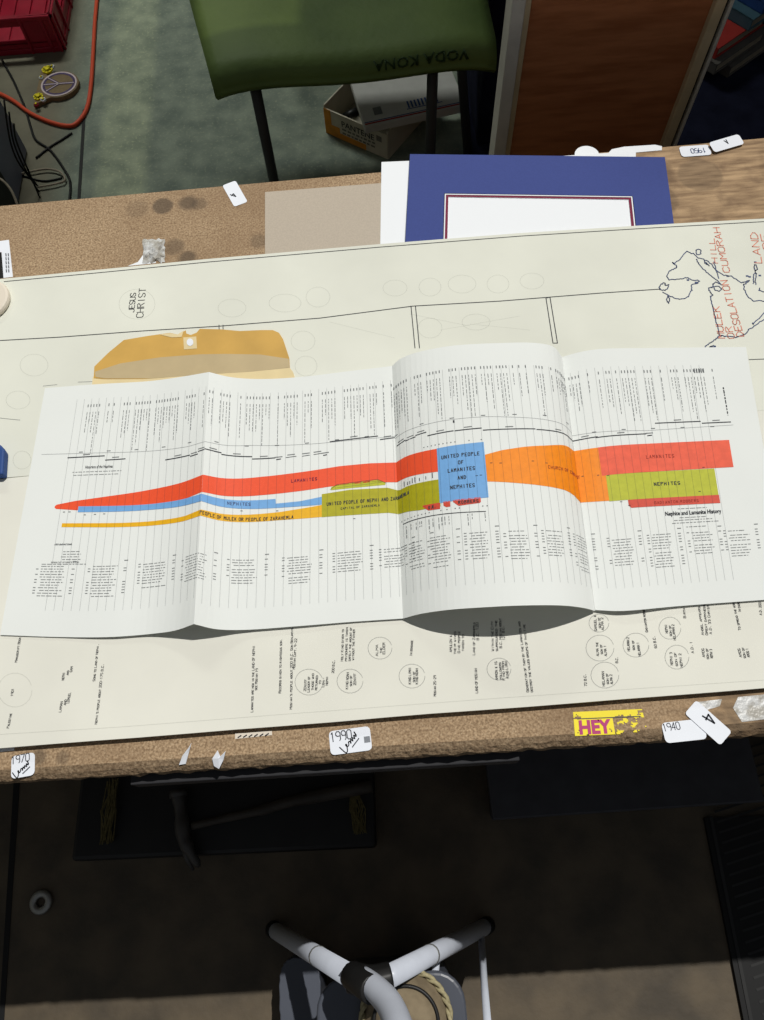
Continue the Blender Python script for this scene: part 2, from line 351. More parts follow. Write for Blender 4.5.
for x0, y0, x1, y1 in ((219, 325, 219.5, 345), (223, 325, 223.5, 345), (411, 306, 415, 348), (415.5, 306, 419.5, 348), (546, 298, 553, 343), (550, 297, 557.5, 343)): line(s, [(x0, y0), (x1, y1)], .0010, 'ink')
line(s, [(553, 343), (557.5, 343)], .001, 'ink'); line(s, [(546, 298), (550, 297)], .001, 'ink')
line(s, [(749, 359.5), (790, 358)], .0008, 'ink'); line(s, [(0, 418), (20, 420)], .0007, 'grey_ink'); line(s, [(43, 386), (57, 384.5)], .0007, 'grey_ink'); line(s, [(78, 382), (92, 381.5)], .0007, 'grey_ink')
# hand-drawn coastlines at the right
def zc(pts): return [(640 + x / 6.16, 215 + y / 6.16) for x, y in pts]
C1 = [[(118, 447), (130, 430), (150, 415), (155, 432), (178, 430), (172, 450), (150, 465), (125, 458), (118, 447)], [(178, 400), (165, 370), (185, 345), (215, 328), (228, 318), (200, 292), (215, 296), (255, 262), (290, 225), (330, 238), (360, 265), (400, 275), (440, 300), (470, 340), (520, 372), (560, 375), (620, 415), (640, 412), (675, 400), (655, 420), (640, 425), (640, 455), (665, 500), (700, 528), (764, 530), (830, 500)],
 [(180, 398), (215, 396), (250, 392), (285, 384), (320, 398), (365, 404), (350, 422), (318, 430), (320, 460), (300, 500), (265, 518), (225, 512), (175, 495), (140, 475)], [(172, 498), (165, 525), (175, 545), (183, 520), (176, 500)],
 [(350, 270), (362, 300), (400, 340), (440, 375), (480, 405), (500, 430)], [(345, 215), (372, 210), (376, 235), (352, 245), (345, 215)], [(395, 275), (400, 300), (425, 310), (405, 290)], [(455, 290), (470, 340), (485, 390)],
 [(500, 430), (470, 410), (450, 425), (445, 445), (425, 450), (430, 475), (450, 495), (435, 500), (440, 540), (455, 600), (470, 660), (490, 738), (530, 748), (590, 752), (650, 735), (670, 705), (710, 680), (764, 640), (800, 610)], [(455, 440), (480, 435), (505, 455), (490, 470), (460, 462), (455, 440)],
 [(400, 815), (420, 795), (445, 780), (465, 765), (490, 745), (505, 742)], [(430, 812), (455, 806), (465, 812), (440, 816), (430, 812)], [(700, 425), (698, 390), (706, 355), (718, 360), (708, 400), (714, 428)], [(706, 330), (704, 308), (716, 306), (722, 335), (712, 345), (706, 330)], [(690, 665), (700, 672), (764, 600), (800, 560)], [(740, 450), (735, 465), (764, 475), (790, 470)]]
for c in C1:
    pts = zc(c); jit = []
    for a, b in zip(pts, pts[1:]):
        for k in range(4):
            t = k / 4; jit.append((a[0] + (b[0] - a[0]) * t + random.uniform(-.55, .55), a[1] + (b[1] - a[1]) * t + random.uniform(-.55, .55)))
    jit.append(pts[-1]); line(s, jit, .0012, 'blue_ink')
for x, y in ((710, 290), (738, 372), (675, 380), (345, 415), (295, 400), (660, 375), (540, 376)): line(s, [zc([(x - 4, y)])[0], zc([(x + 5, y)])[0]], .0022, 'blue_ink')
for x0, y0, x1, y1 in ((672, 285, 676, 300), (690, 295, 700, 292), (720, 275, 722, 290), (735, 330, 745, 322), (600, 300, 700, 296)):
    pass
# hand lettering, read with the head tilted to the left
def wl(mb, txt, px, py, px2, py2, h, w, m, z=None):      # from (px,py) to (px2,py2) along the baseline
    a, b = at(px, py, z or zi), at(px2, py2, z or zi); d = b - a; n = sum((.62 if ch in " .,'" else 1) * (.8 if ch.islower() else 1) for ch in txt)
    write(mb, txt, a, math.atan2(d.y, d.x), h, w, m, spread=d.length / (n * h * .92 * .80))
wl(s, 'JESUS', 134, 312, 136, 292, .007, .0009, 'ink'); wl(s, 'CHRIST', 143, 317, 146, 287, .0085, .0009, 'ink')
wl(s, 'HILL', 718, 263, 714, 237, .007, .0010, 'red_ink'); wl(s, 'CUMORAH', 730, 272, 719, 226, .008, .0011, 'red_ink')
wl(s, 'MULEK', 725, 338, 719, 305, .008, .0011, 'red_ink'); wl(s, 'OR', 735, 338, 731, 325, .008, .0010, 'red_ink'); wl(s, 'DESOLATION', 744, 336, 727, 279, .0085, .0011, 'red_ink')
wl(s, 'LAND', 762, 263, 757, 231, .009, .0011, 'red_ink'); wl(s, 'OF', 771, 250, 767, 232, .009, .0011, 'red_ink')
def oval(mb, px, py, rx, ry, w, m, z=None, n=22, gap=0):
    line(mb, [(px + rx * math.cos(t * 2 * PI / n), py + ry * math.sin(t * 2 * PI / n)) for t in range(n + 1 - gap)], w, m, z)
for a in ((137, 304, 18, 15), (232, 308, 14, 9), (285, 303, 16, 9), (318, 297, 12, 10), (395, 288, 12, 8), (430, 287, 11, 9), (462, 284, 14, 9), (498, 284, 11, 9), (532, 281, 12, 8), (430, 328, 12, 10), (303, 341, 12, 10), (306, 366, 11, 10), (34, 365, 14, 11), (18, 400, 12, 9), (22, 460, 9, 9), (476, 322, 14, 8)): oval(s, *a, .0006, 'faint')
for x0, y0, x1, y1 in ((330, 322, 395, 338), (410, 314, 470, 326), (440, 330, 520, 316), (470, 324, 530, 330)): line(s, [(x0, y0), (x1, y1)], .0005, 'faint')
tag(s.build('map_chart'), 'large cream paper chart with hand-drawn coastlines and red lettering, lying beside the mats', 'chart')

# lower sheet: typed genealogy
s = MB(); bl, br = at(0, 748, Z1), at(764, 688, Z1); e = (br - bl).normalized(); bl -= e * .2; br += e * .2
ml2, mr2 = ml + Vector((-.03, -.0035, 0)), mr_ + Vector((.03, .012, 0))
s.prism(wob(bl, br, 24, .001, 5) + [mr2, ml2], Z1 - .0024, Z1 - .0002, 'low_paper')
s.prism([(ml2.x, ml2.y + .0002), (-.36, ml2.y + .0014), (-.36, ml2.y + .0032), (ml2.x, ml2.y + .002)], Z1 - .0022, Z1 - .001, 'maroon')
TY = [("Nephi's people about 200-175 B.C.", 95, 724, 102, 664), ('Sons to Land of Nephi.', 93, 681, 97, 644), ('LAMAN', 59, 712, 61, 701), ('AND', 64, 705, 65, 699), ('LEMUEL', 67, 703, 69, 692), ('NEPHI', 62, 680, 63, 672), ('and', 66.5, 675, 67, 670), ('SAM', 70, 672, 71, 666), ('Manuscript Book', 15, 662, 19, 637), ('1901', 11, 696, 12, 688), ('Palestine', 7, 728, 10, 713),
 ('Lamanites are now in the LAND OF NEPHI', 251, 712, 253, 645), ('see Mosiah 19', 255, 690, 256, 668), ('Records given to righteous son.', 279, 693, 280, 639), ("Mosiah's people about 200 B.C. Son Benjamin", 290, 709, 291, 628), ('Mosiah Chpt. 9-22', 293, 669, 295, 638),
 ('ZENIFF', 304, 691, 305, 679), ('Leader of', 307.5, 692, 308, 676), ('those who', 311.5, 690, 312, 673), ('returned', 315, 690, 316, 675), ('to', 319, 684, 319, 680), ('Lehi-', 322, 687, 323, 677), ('Nephi', 326, 685, 326, 676), ('200 B.C.', 332, 673, 333, 660),
 ('Holy King given to', 341, 661, 342, 629), ('prisoners is taken', 345, 661, 346, 627), ('safely the amount of', 348.5, 661, 350, 627), ('without the Father', 352, 660, 353, 629), ('KING NOAH', 346, 689, 347, 672), ('son of', 350, 686, 350, 675), ('ZENIFF', 354, 685, 354, 673),
 ('ALMA', 376, 656, 376, 644), ('the', 380, 653, 380, 647), ('ELDER', 383, 654, 383, 642), ('In bondage', 410, 656, 411, 640), ('KING LIMHI', 409, 684, 409, 667), ('son of', 413, 682, 413, 671), ('KING NOAH', 416, 684, 416, 668), ('Mosiah 25-29', 434, 696, 434, 675),
 ('AMULON &', 450, 652, 450, 635), ('their wives', 454, 654, 454, 631), ('Give people', 458, 653, 458, 631), ('taken to', 462, 651, 462, 634), ('Land of Zarahemla', 473, 655, 473, 622), ('B.C. 120', 477, 640, 476, 622), ('Within the City', 492, 651, 491, 621), ('surrounded the', 496, 651, 495, 620), ('B.C. Mosiah about', 500, 648, 499, 618), ('121 B.C.', 503, 640, 502, 626),
 ('AMMON & 16', 496, 680, 495, 661), ('followers', 500, 679, 499, 662), ('Find from', 503, 680, 502, 661), ('KING LIMHI', 507, 678, 505, 660), ('LAND OF MOSIAH', 476, 693, 475, 668), ('Generation of them by the Lamanites and', 527, 692, 518, 621), ('destroy the values groups of this time', 531, 692, 523, 624),
 ('SAMUEL &', 595, 631, 594, 615), ('son of', 599, 628, 598, 617), ('ALMA 2', 602, 630, 601, 617), ('ALMA the', 597, 656, 596, 642), ('son of', 601, 654, 600, 644), ('ALMA 1', 605, 656, 604, 645), ('72 B.C.', 585, 686, 584, 674), ('B.C.', 616, 663, 616, 657), ('HELAMAN', 603, 686, 602, 671), ('son of', 607, 684, 606, 673), ('ALMA 2', 611, 684, 610, 674), ('HELAMAN 2', 628, 651, 627, 637), ('son of', 633, 650, 632, 640), ('HELAMAN 1', 639, 656, 637, 642),
 ('Gadianton robbers', 646, 632, 642, 606), ('60 B.C.', 655, 648, 653, 636), ('NEPHI', 666, 633, 665, 624), ('son of', 670, 636, 669, 625), ('HELAMAN 2', 674, 640, 672, 624), ('NEPHI 3', 671, 665, 670, 652), ('son of', 676, 666, 674, 652), ('NEPHI 2', 681, 667, 679, 653), ('Birth', 684, 618, 683, 608), ('A.D. 1', 692, 653, 690, 641), ('Angel appears', 702, 635, 698, 606), ('Great darkness', 706, 635, 703, 604), ('A.D. 33 Christ', 710, 634, 707, 605), ('AMOS', 703, 657, 702, 648), ('son of', 707, 659, 706, 648), ('NEPHI 3', 711, 658, 710, 649), ('To spread the word', 739, 630, 732, 601), ('In church', 739, 612, 737, 600), ('AMOS', 740, 657, 738, 648), ('son of', 744, 658, 742, 647), ('AMOS 1', 748, 657, 746, 648), ('A.D. 200', 760, 615, 759, 602)]
for t, a, b, c, d in TY: wl(s, t, a + 2.0, b, c + 2.0, d, .0023, .00048, 'typed', Z1 + .0002)
for a in ((309, 682, 14, 13), (350, 681, 13, 12), (380, 648, 12, 11), (412, 676, 13, 12), (499, 669, 12, 11), (599, 623, 10, 9), (600, 648, 14, 13), (605, 675, 14, 13), (636, 645, 13, 12), (677, 657, 12, 12), (670, 628, 11, 11), (15, 690, 17, 17)): oval(s, *a, .0006, 'pencil' if a[0] > 20 else 'faint', Z1 + .0002, gap=1)
line(s, [(-10, 735), (120, 727), (300, 713), (500, 698), (764, 680)], .0006, 'faint', Z1 + .0002)
tag(s.build('genealogy_sheet'), 'wide cream sheet with typed notes in pencil circles, along the front of the bench', 'chart')
# corner of one more sheet under it at the left
s = MB(); s.prism([at(-40, 756, ZT + .0002), at(14, 750.5, ZT + .0002), at(14.5, 746.5, ZT + .0002), at(-40, 745, ZT + .0002)], ZT, ZT + .0002, 'whiteboard')
tag(s.build('paper_sheet'), 'white paper corner sticking out under the typed sheet, far left', 'paper')
s = MB(); s.prism([at(128, 266), at(156, 263), at(154, 240), at(138, 262)], ZT, ZT + .0002, 'whiteboard')
tag(s.build('paper_scrap'), 'small white paper scrap poking out beside the crumpled tape', 'paper')

# ---------------------------------------------------------------- folded chart: four panels, modelled from its two long edges
TOPC = [[(45, 388, .001), (100, 384, .001), (150, 381, .003), (180, 377, .009), (209, 372, .016)], [(209, 372, .016), (230, 377, .010), (260, 379, .007), (300, 377, .005), (350, 371, .004), (392, 366, .004)],
 [(392, 366, .004), (400, 359, .012), (415, 353, .020), (450, 346, .028), (500, 343, .030), (536, 343, .028), (554, 347, .018), (562, 357, .004)], [(562, 357, .004), (580, 352, .008), (600, 349, .009), (650, 348, .006), (746, 347, .002)]]
BOTC = [[(0, 635, .001), (60, 637, .001), (110, 637, .003), (150, 634, .004), (175, 630.5, .012), (194, 624, .025)], [(194, 624, .025), (215, 629, .013), (240, 630, .005), (300, 626, .003), (350, 622, .002), (403, 618.5, .002)],
 [(403, 618.5, .002), (420, 614, .018), (447, 610, .034), (480, 607.5, .043), (522, 605.5, .046), (562, 605.5, .036), (584, 608, .019), (595, 611, .003)], [(595, 610, .003), (620, 611, .006), (680, 606, .003), (790, 598, .002)]]
def curve(panel, K=32):
    p = [at(x, y, Z1 + .0008 + h) for x, y, h in panel]; n = len(p); d = [0]
    for a, b in zip(p, p[1:]): d.append(d[-1] + math.sqrt((b - a).length))
    m = []
    for i in range(n):
        a, b = max(i - 1, 0), min(i + 1, n - 1)
        if 0 < i < n - 1:
            s0, s1 = (p[i] - p[i - 1]) / (d[i] - d[i - 1]), (p[i + 1] - p[i]) / (d[i + 1] - d[i]); m.append((s0 * (d[i + 1] - d[i]) + s1 * (d[i] - d[i - 1])) / (d[i + 1] - d[i - 1]))
        else: m.append((p[b] - p[a]) / (d[b] - d[a]))
    out = []
    for q in range(200):
        t = d[-1] * q / 199; i = 0
        while i < n - 2 and t > d[i + 1]: i += 1
        h = d[i + 1] - d[i]; u = (t - d[i]) / h
        out.append((2 * u ** 3 - 3 * u ** 2 + 1) * p[i] + (u ** 3 - 2 * u ** 2 + u) * h * m[i] + (-2 * u ** 3 + 3 * u ** 2) * p[i + 1] + (u ** 3 - u ** 2) * h * m[i + 1])
    L = [0]
    for a, b in zip(out, out[1:]): L.append(L[-1] + (b - a).length)
    res = []; j = 0
    for k in range(K + 1):
        t = L[-1] * k / K
        while j < len(L) - 2 and t > L[j + 1]: j += 1
        res.append(out[j].lerp(out[j + 1], min(1, (t - L[j]) / max(L[j + 1] - L[j], 1e-9))))
    return res
TT, BB = [curve(p) for p in TOPC], [curve(p) for p in BOTC]
def S(U, v, off=.00022):
    U = min(max(U, 0), 3.99999); i = int(U); f = (U - i) * 32; k = min(int(f), 31); f -= k
    a, b = TT[i][k].lerp(TT[i][k + 1], f), BB[i][k].lerp(BB[i][k + 1], f)
    n = (TT[i][k + 1] - TT[i][k]).cross(a - b).normalized()
    return b.lerp(a, v) + n * off
s = MB()
for i in range(4): s.grid([[BB[i][k].lerp(TT[i][k], j / 6) for k in range(33)] for j in range(7)], 'chart_paper')
# joined panels share their fold, so the paper is one continuous surface
def uline(pts, w, m, off=.0003):                         # w in metres
    for a, b in zip(pts, pts[1:]):
        n = max(1, int(abs(b[0] - a[0]) * 32)); 
        for k in range(n):
            q0, q1 = [(a[0] + (b[0] - a[0]) * t, a[1] + (b[1] - a[1]) * t) for t in (k / n, (k + 1) / n)]
            if int(q0[0]) != int(min(q1[0] - 1e-6, 3.999)) and q1[0] > q0[0]: pass
            P0, P1 = S(*q0, off), S(*q1, off); d = P1 - P0
            if d.length < 1e-7: continue
            nn = Vector((-d.y, d.x, 0)).normalized() * w / 2; s.face([P0 - nn, P1 - nn, P1 + nn, P0 + nn], m)
def interp(tab, u):
    if u <= tab[0][0]: return tab[0][1]
    for (a, x), (b, y) in zip(tab, tab[1:]):
        if u <= b: return x + (y - x) * (u - a) / (b - a) if b > a else y
    return tab[-1][1]
def band(up, lo, u0, u1, m, off=.00022):
    us = sorted({u0, u1} | {k / 32 for k in range(int(u0 * 32) + 1, int(u1 * 32) + 1) if u0 < k / 32 < u1} | {a for a, _ in up + lo if u0 < a < u1})
    for a, b in zip(us, us[1:]):
        aa, bb = a + 1e-5, b - 1e-5
        s.face([S(aa, interp(lo, aa), off), S(bb, interp(lo, bb), off), S(bb, interp(up, bb), off), S(aa, interp(up, aa), off)], m)
red_up = [(.171, .482), (.18, .488), (.277, .501), (.466, .517), (.69, .533), (.863, .543), (1.05, .556), (1.3, .574), (1.5, .582), (1.7, .59), (1.863, .589), (2, .582), (2.239, .577)]
red_lo = [(.171, .476), (.18, .471), (.312, .463), (.474, .468), (.7, .472), (.87, .473), (1.05, .487), (1.3, .499), (1.5, .505), (1.65, .511), (1.86, .512), (2, .502), (2.236, .488)]
band(red_up, red_lo, .171, 2.239, 'p_red')
bu = [(.293, .479), (.7, .475), (1.05, .476), (1.376, .481), (1.378, .462), (1.5, .464), (1.612, .474)]; blo = [(.293, .456), (.7, .453), (1.05, .446), (1.378, .445), (1.612, .443)]
band(bu, blo, .3, 1.612, 'p_blue', .00034)
yu = [(.224, .414), (.7, .408), (.9, .408), (1.05, .417), (1.4, .428), (1.612, .441)]; yl = [(.224, .399), (.7, .391), (.9, .389), (1.05, .391), (1.378, .396), (1.612, .394)]
band(yu, yl, .224, 1.612, 'p_yellow')
band([(1.612, .484), (1.756, .490), (1.95, .484), (2.02, .465), (2.244, .458)], [(1.611, .393), (1.75, .390), (1.95, .386), (2.02, .374), (2.13, .359), (2.245, .357)], 1.612, 2.243, 'p_olive')
band([(1.66, .508), (1.69, .514), (1.90, .519), (1.94, .506)], [(1.66, .496), (1.94, .496)], 1.66, 1.94, 'p_lime')
s_b = [(1.655, .498), (1.69, .516), (1.90, .521), (1.945, .502)]; uline(s_b, .0006, 'type_ink'); uline([(1.69, .503), (1.92, .507)], .0005, 'rule_ink', .0004)
band([(2.239, .578), (2.473, .583)], [(2.245, .369), (2.474, .372)], 2.2395, 2.4735, 'p_blue', .0003)
band([(2.474, .533), (2.56, .548), (2.67, .560), (2.78, .568), (2.9, .583), (3, .592), (3.16, .592)], [(2.474, .431), (2.55, .426), (2.75, .412), (2.87, .406), (3, .388), (3.16, .385)], 2.474, 3.16, 'p_orange')
band([(3.124, .592), (3.824, .598)], [(3.124, .481), (3.824, .489)], 3.124, 3.824, 'p_salmon', .0003)
band([(3.13, .481), (3.72, .486)], [(3.13, .383), (3.725, .384)], 3.145, 3.722, 'p_lime', .0003)
band([(3.243, .383), (3.724, .384)], [(3.243, .362), (3.255, .353), (3.724, .353)], 3.243, 3.724, 'p_crimson', .00035)
band([(2.15, .373), (2.24, .371)], [(2.15, .368), (2.18, .350), (2.24, .348)], 2.15, 2.24, 'p_crimson', .0003)
band([(2.257, .372), (2.29, .372)], [(2.257, .358), (2.27, .351), (2.29, .351)], 2.257, 2.29, 'p_crimson', .0003)
band([(2.305, .373), (2.436, .375)], [(2.305, .366), (2.33, .350), (2.43, .354), (2.436, .358)], 2.305, 2.436, 'p_crimson', .0003)
# printed ruling
for k in range(82):
    u = .205 + k * .0435
    if u > 3.95: break
    vt = .935 if u < 2 else (.90 if u < 3 else .92); vb = .09 if u < 1 else .075
    for v0, v1 in ((vb, vt),):
        uline([(u, v0), (u, v1)], .00042, 'rule_ink', .00045)
uline([(.05, .699), (.5, .694), (.9, .687), (1.0, .69)], .0005, 'grey_ink'); uline([(1.0, .69), (1.25, .706), (1.6, .695), (2.0, .69)], .0005, 'grey_ink'); uline([(2.0, .68), (2.25, .684), (2.5, .684), (3.0, .665)], .0005, 'grey_ink'); uline([(3.0, .655), (3.4, .647), (3.86, .659)], .0005, 'grey_ink')
for u0, u1, v in ((.20, .41, .680), (.415, .53, .664), (.76, .91, .647), (.91, .96, .643), (.96, 1.0, .655), (1.0, 1.09, .660), (1.09, 1.25, .656), (1.25, 1.37, .648), (1.375, 1.40, .642), (1.425, 1.48, .648), (1.51, 1.55, .648), (1.57, 1.61, .650), (1.62, 1.64, .642), (1.655, 1.91, .697), (1.92, 2.0, .683), (2.01, 2.07, .645), (2.07, 2.13, .643), (2.13, 2.19, .650), (2.195, 2.33, .636), (2.335, 2.47, .637), (2.475, 2.74, .630), (2.745, 3.0, .630), (3.0, 3.13, .633), (3.12, 3.39, .632), (3.395, 3.42, .626), (3.446, 3.69, .676), (3.695, 3.85, .670)):
    w = .0007 if 1.4 < u0 < 1.6 else .0012
    uline([(u0, v), (u1, v + .002)], w, 'ink'); uline([((u0 + u1) / 2 - .02, v + .010), ((u0 + u1) / 2 + .02, v + .011)], .0012, 'type_ink')
for k in range(23): u = .26 + k * .158; v = .702 if u < 1.98 else (.690 if u < 3 else .655); uline([(u, v), (u + .022, v)], .0011, 'type_ink')
uline([(2.33, .675), (2.338, .675)], .0034, 'ink')
# columns of small type hanging from the dates at the top
def dash_col(u, v0, v1, w=.00075, m='type_ink'):
    v = v0
    while v > v1:
        l = random.uniform(.006, .02); e = max(v1, v - l); uline([(u, v), (u, e)], w * random.uniform(.75, 1.1), m, .0004); v = e - random.uniform(.003, .006)
u = .275
while u < 3.80:
    g = random.random(); step = .017 if g < .68 else random.uniform(.03, .062)
    if abs(u - round(u)) < .008: u += .015; continue
    top = .875 if u < 1 else (.885 if u < 2 else (.865 if u < 3 else .868)); L = random.choice([.05, .07, .09, .1, .12, .15, .18])
    dash_col(u, top, top - L); uline([(u, top + .034), (u, top + .022)], .0011, 'type_ink', .0004); u += step
dash_col(3.84, .82, .70, .0013, 'ink')
for x in (3.70, 3.712, 3.724, 3.736, 3.748): uline([(x, .905), (x, .885)], .0014, 'type_ink', .0004)
# blocks of small type along the foot
def text_block(u0, u1, v0, rows, dv=.0098, ragged=.25):
    v = v0
    for r in range(rows):
        e = u1 - (random.random() * ragged * (u1 - u0)); u = u0 + random.choice([0, 0, .008])
        if random.random() < .12: v -= dv * .6
        while u < e:
            l = random.uniform(.008, .03); q = min(e, u + l); uline([(u, v), (q, v)], .00075, 'type_ink', .0004); u = q + .005
        v -= dv
for k, (u0, n) in enumerate(((.13, 12), (.40, 12), (.66, 9), (.90, 10), (1.15, 9), (1.42, 10), (1.67, 8), (1.9, 7), (2.04, 9), (2.17, 11), (2.35, 10), (2.53, 10), (2.71, 9), (2.89, 12), (3.11, 10), (3.32, 12), (3.53, 8), (3.72, 9))):
    w = .15 if k < 8 else .11 if k < 14 else .13
    if u0 < 3 < u0 + w: w = .1
    text_block(u0 + .02, u0 + w, .250 - .001 * (k % 3), n)
    for j in range(n): 
        if random.random() < .6: uline([(u0 + w + .03, .25 - j * .0098), (u0 + w + .045, .25 - j * .0098)], .0009, 'type_ink', .0004); uline([(u0 - .005, .25 - j * .0098), (u0 + .008, .25 - j * .0098)], .0009, 'type_ink', .0004)
    uline([(u0 + w + .03, .268), (u0 + w + .05, .268)], .001, 'type_ink', .0004)
text_block(.245, .36, .305, 4); text_block(.20, .385, .331, 1, ragged=.6); text_block(.15, .40, .258, 1)
text_block(.24, .52, .618, 2, .008, .1)
uline([(2.03, .330), (2.2, .329), (2.455, .322)], .0009, 'ink')
for x in (2.05, 2.08, 2.11, 2.13, 2.14, 2.18, 2.20, 2.23, 2.245, 2.26, 2.28, 2.37, 2.39, 2.45): dash_col(x, .318, .318 - random.choice([.02, .03, .045]), .0008)
for x in (2.02, 2.04, 2.06, 2.08, 2.10, 2.12, 2.14, 2.16, 2.18, 2.24, 2.27, 2.31, 2.33, 2.44, 2.46): uline([(x, .342), (x + .006, .342)], .0012, 'type_ink', .0004)
for x in (2.05, 2.07, 2.085, 2.10, 2.115, 2.14, 2.175, 2.21): uline([(x, .468), (x, .468 + random.choice([.012, .02]))], .0007, 'ink', .0004)
for x in (2.17, 2.19, 2.21, 2.23, 2.25, 2.27, 2.29, 2.31, 2.33, 2.40, 2.46): uline([(x, .593), (x + .006, .593)], .0012, 'type_ink', .0004)
for x, v in ((2.495, .50), (2.54, .498), (2.70, .505), (2.77, .50), (3.02, .488), (3.1, .485), (3.15, .48), (2.42, .455), (2.44, .456), (1.2, .437), (1.38, .433), (1.77, .375), (.22, .458), (.25, .458), (.335, .445), (.39, .446), (.44, .447), (3.2, .378), (3.24, .362), (3.62, .40), (3.66, .492)): uline([(x, v), (x + .012, v)], .0010, 'type_ink', .0004)
def uv_text(txt, uc, v, h, w, m='ink', tilt=0.0, adv=1.0):
    n = sum(.62 if c in " .,'" else 1 for c in txt); wu = h * 1.02 * adv / .215; u = uc - n * wu / 2; hv = h / .31
    for i_, ch in enumerate(txt):
        a = 1 if not ch.islower() else .8
        for st in strokes(ch):
            pts = [S(u + gx / 6 * wu * .85, v + tilt * (u - uc) + gy / 6 * hv * a, .0005) for gx, gy in st]
            s.ribbon(pts, w, m)
        u += wu * (.62 if ch in " .,'" else 1)
uv_text('LAMANITES', 1.525, .543, .0034, .0007, 'maroon', adv=.95); uv_text('NEPHITES', 1.195, .458, .0034, .0007, 'blue_ink', adv=.95)
uv_text('PEOPLE OF MULEK OR PEOPLE OF ZARAHEMLA', 1.235, .398, .0036, .0007, 'ink', adv=.78)
uv_text('UNITED PEOPLE OF NEPHI AND ZARAHEMLA', 1.86, .434, .0036, .0007, 'ink', -.01, adv=.76); uv_text('CAPITAL OF ZARAHEMLA', 1.81, .415, .0022, .0006, 'type_ink')
for t, v in (('UNITED PEOPLE', .533), ('OF', .505), ('LAMANITES', .478), ('AND', .447), ('NEPHITES', .414)): uv_text(t, 2.358, v, .0038, .0008, 'ink', adv=.84)
uv_text('CHURCH OF CHRIST', 2.90, .480, .0034, .0007, 'soft_red', adv=.95); uv_text('LAMANITES', 3.45, .536, .0038, .0007, 'soft_red', adv=.95); uv_text('NEPHITES', 3.465, .430, .0036, .0008, 'ink', adv=1.05)
uv_text('GADIANTON ROBBERS', 3.50, .361, .0030, .0006, 'soft_red')
uv_text('G.R.', 2.20, .355, .003, .0007, 'ink', adv=.8); uv_text('ROBBERS', 2.38, .357, .003, .0007, 'ink')
def uv_font(txt, uc, v, size, m='ink', bold=0.0, sx=1.0):
    vv, ff = font_tris(txt, bold); wd = max(p[0] for p in vv)
    for q in ff: s.face([S(uc + (vv[i][0] - wd / 2) * size * sx / .215, v + vv[i][1] * size / .31, .0005) for i in q], m)
uv_font('Nephite and Lamanite History', 3.575, .316, .0066, bold=.02, sx=.78)
uv_font('Historians of the Nephites', .385, .632, .0050, bold=.012, sx=.62)
text_block(3.49, 3.65, .339, 1, ragged=0); text_block(3.50, 3.64, .306, 1, ragged=0); text_block(3.47, 3.67, .297, 1, ragged=0); text_block(3.45, 3.70, .287, 1, ragged=0); text_block(3.52, 3.63, .277, 1, ragged=0)
uv_font('FOUNDATIONS', .25, .330, .0026, 'ink'); uv_font('GENEALOGY OF NEPHITE RULERS', .27, .262, .0026, 'ink', sx=.8)
tag(s.build('folding_chart'), 'white folded timeline chart with red, blue, yellow and orange bands, unfolded on the sheets', 'chart')

# ---------------------------------------------------------------- kraft envelope
env = empty('envelope', at(190, 360, Z1), 'torn brown kraft envelope with open flap, half under the folded chart', 'envelope')
s = MB(); z = Z1 + .0004
s.prism([at(*p, z) for p in ((92, 388), (90, 400), (120, 430), (292, 425), (296, 381), (293, 372), (288, 366), (200, 368), (104, 376), (93, 377))], z, z + .0006, 'kraft_pale'); s.build('body', env)
def flap_pts(z): return [at(*p, z) for p in ((93, 377), (94, 366), (108, 353), (124, 340.5), (148, 336.5), (170, 333.5), (178, 335), (186, 331), (186.5, 334), (191, 335.5), (197, 333), (200, 329.5), (222, 330), (240, 331.5), (262, 330.5), (273, 330.5), (279, 333), (283, 339), (289, 357), (289.5, 367), (250, 371), (200, 374), (150, 378), (104, 378))]
s = MB(); fz = Z1 + .0035; f0 = flap_pts(fz)
def lift(p, bias=0): t = (p.y - .565) / .05; return Vector((p.x, p.y, Z1 + .0013 + .003 * t + bias))
s.prism(flap_pts(fz), 0, 0, 'kraft')
s.v = [tuple(lift(Vector(v), 0 if i < len(f0) else .0006)) for i, v in enumerate(s.v)]
g = [at(*p, fz) for p in ((104, 377.5), (95, 376), (94.5, 371), (120, 363), (160, 357), (200, 354), (225, 353.5), (260, 354), (288.5, 358), (289.2, 366.5), (250, 370.5), (200, 373.5), (150, 377.3))]
s.face([lift(p, .0008) for p in g], 'glue')
s.face([lift(at(*p, fz), .0009) for p in ((184, 349.5), (197, 348.5), (196.5, 337), (183.5, 338))], 'kraft_pale')
s.face([lift(at(190.2 + 3.4 * math.cos(t * PI / 6), 342.6 + 3.6 * math.sin(t * PI / 6), fz), .0012) for t in range(12, 0, -1)], 'white')
s.face([lift(at(*p, fz), .0010) for p in ((160, 335.3), (170, 334), (178, 335.2), (184, 331.5), (182, 337.5), (172, 338))], 'kraft_pale')
s.build('flap', env)['label'] = 'golden brown flap with string hole'

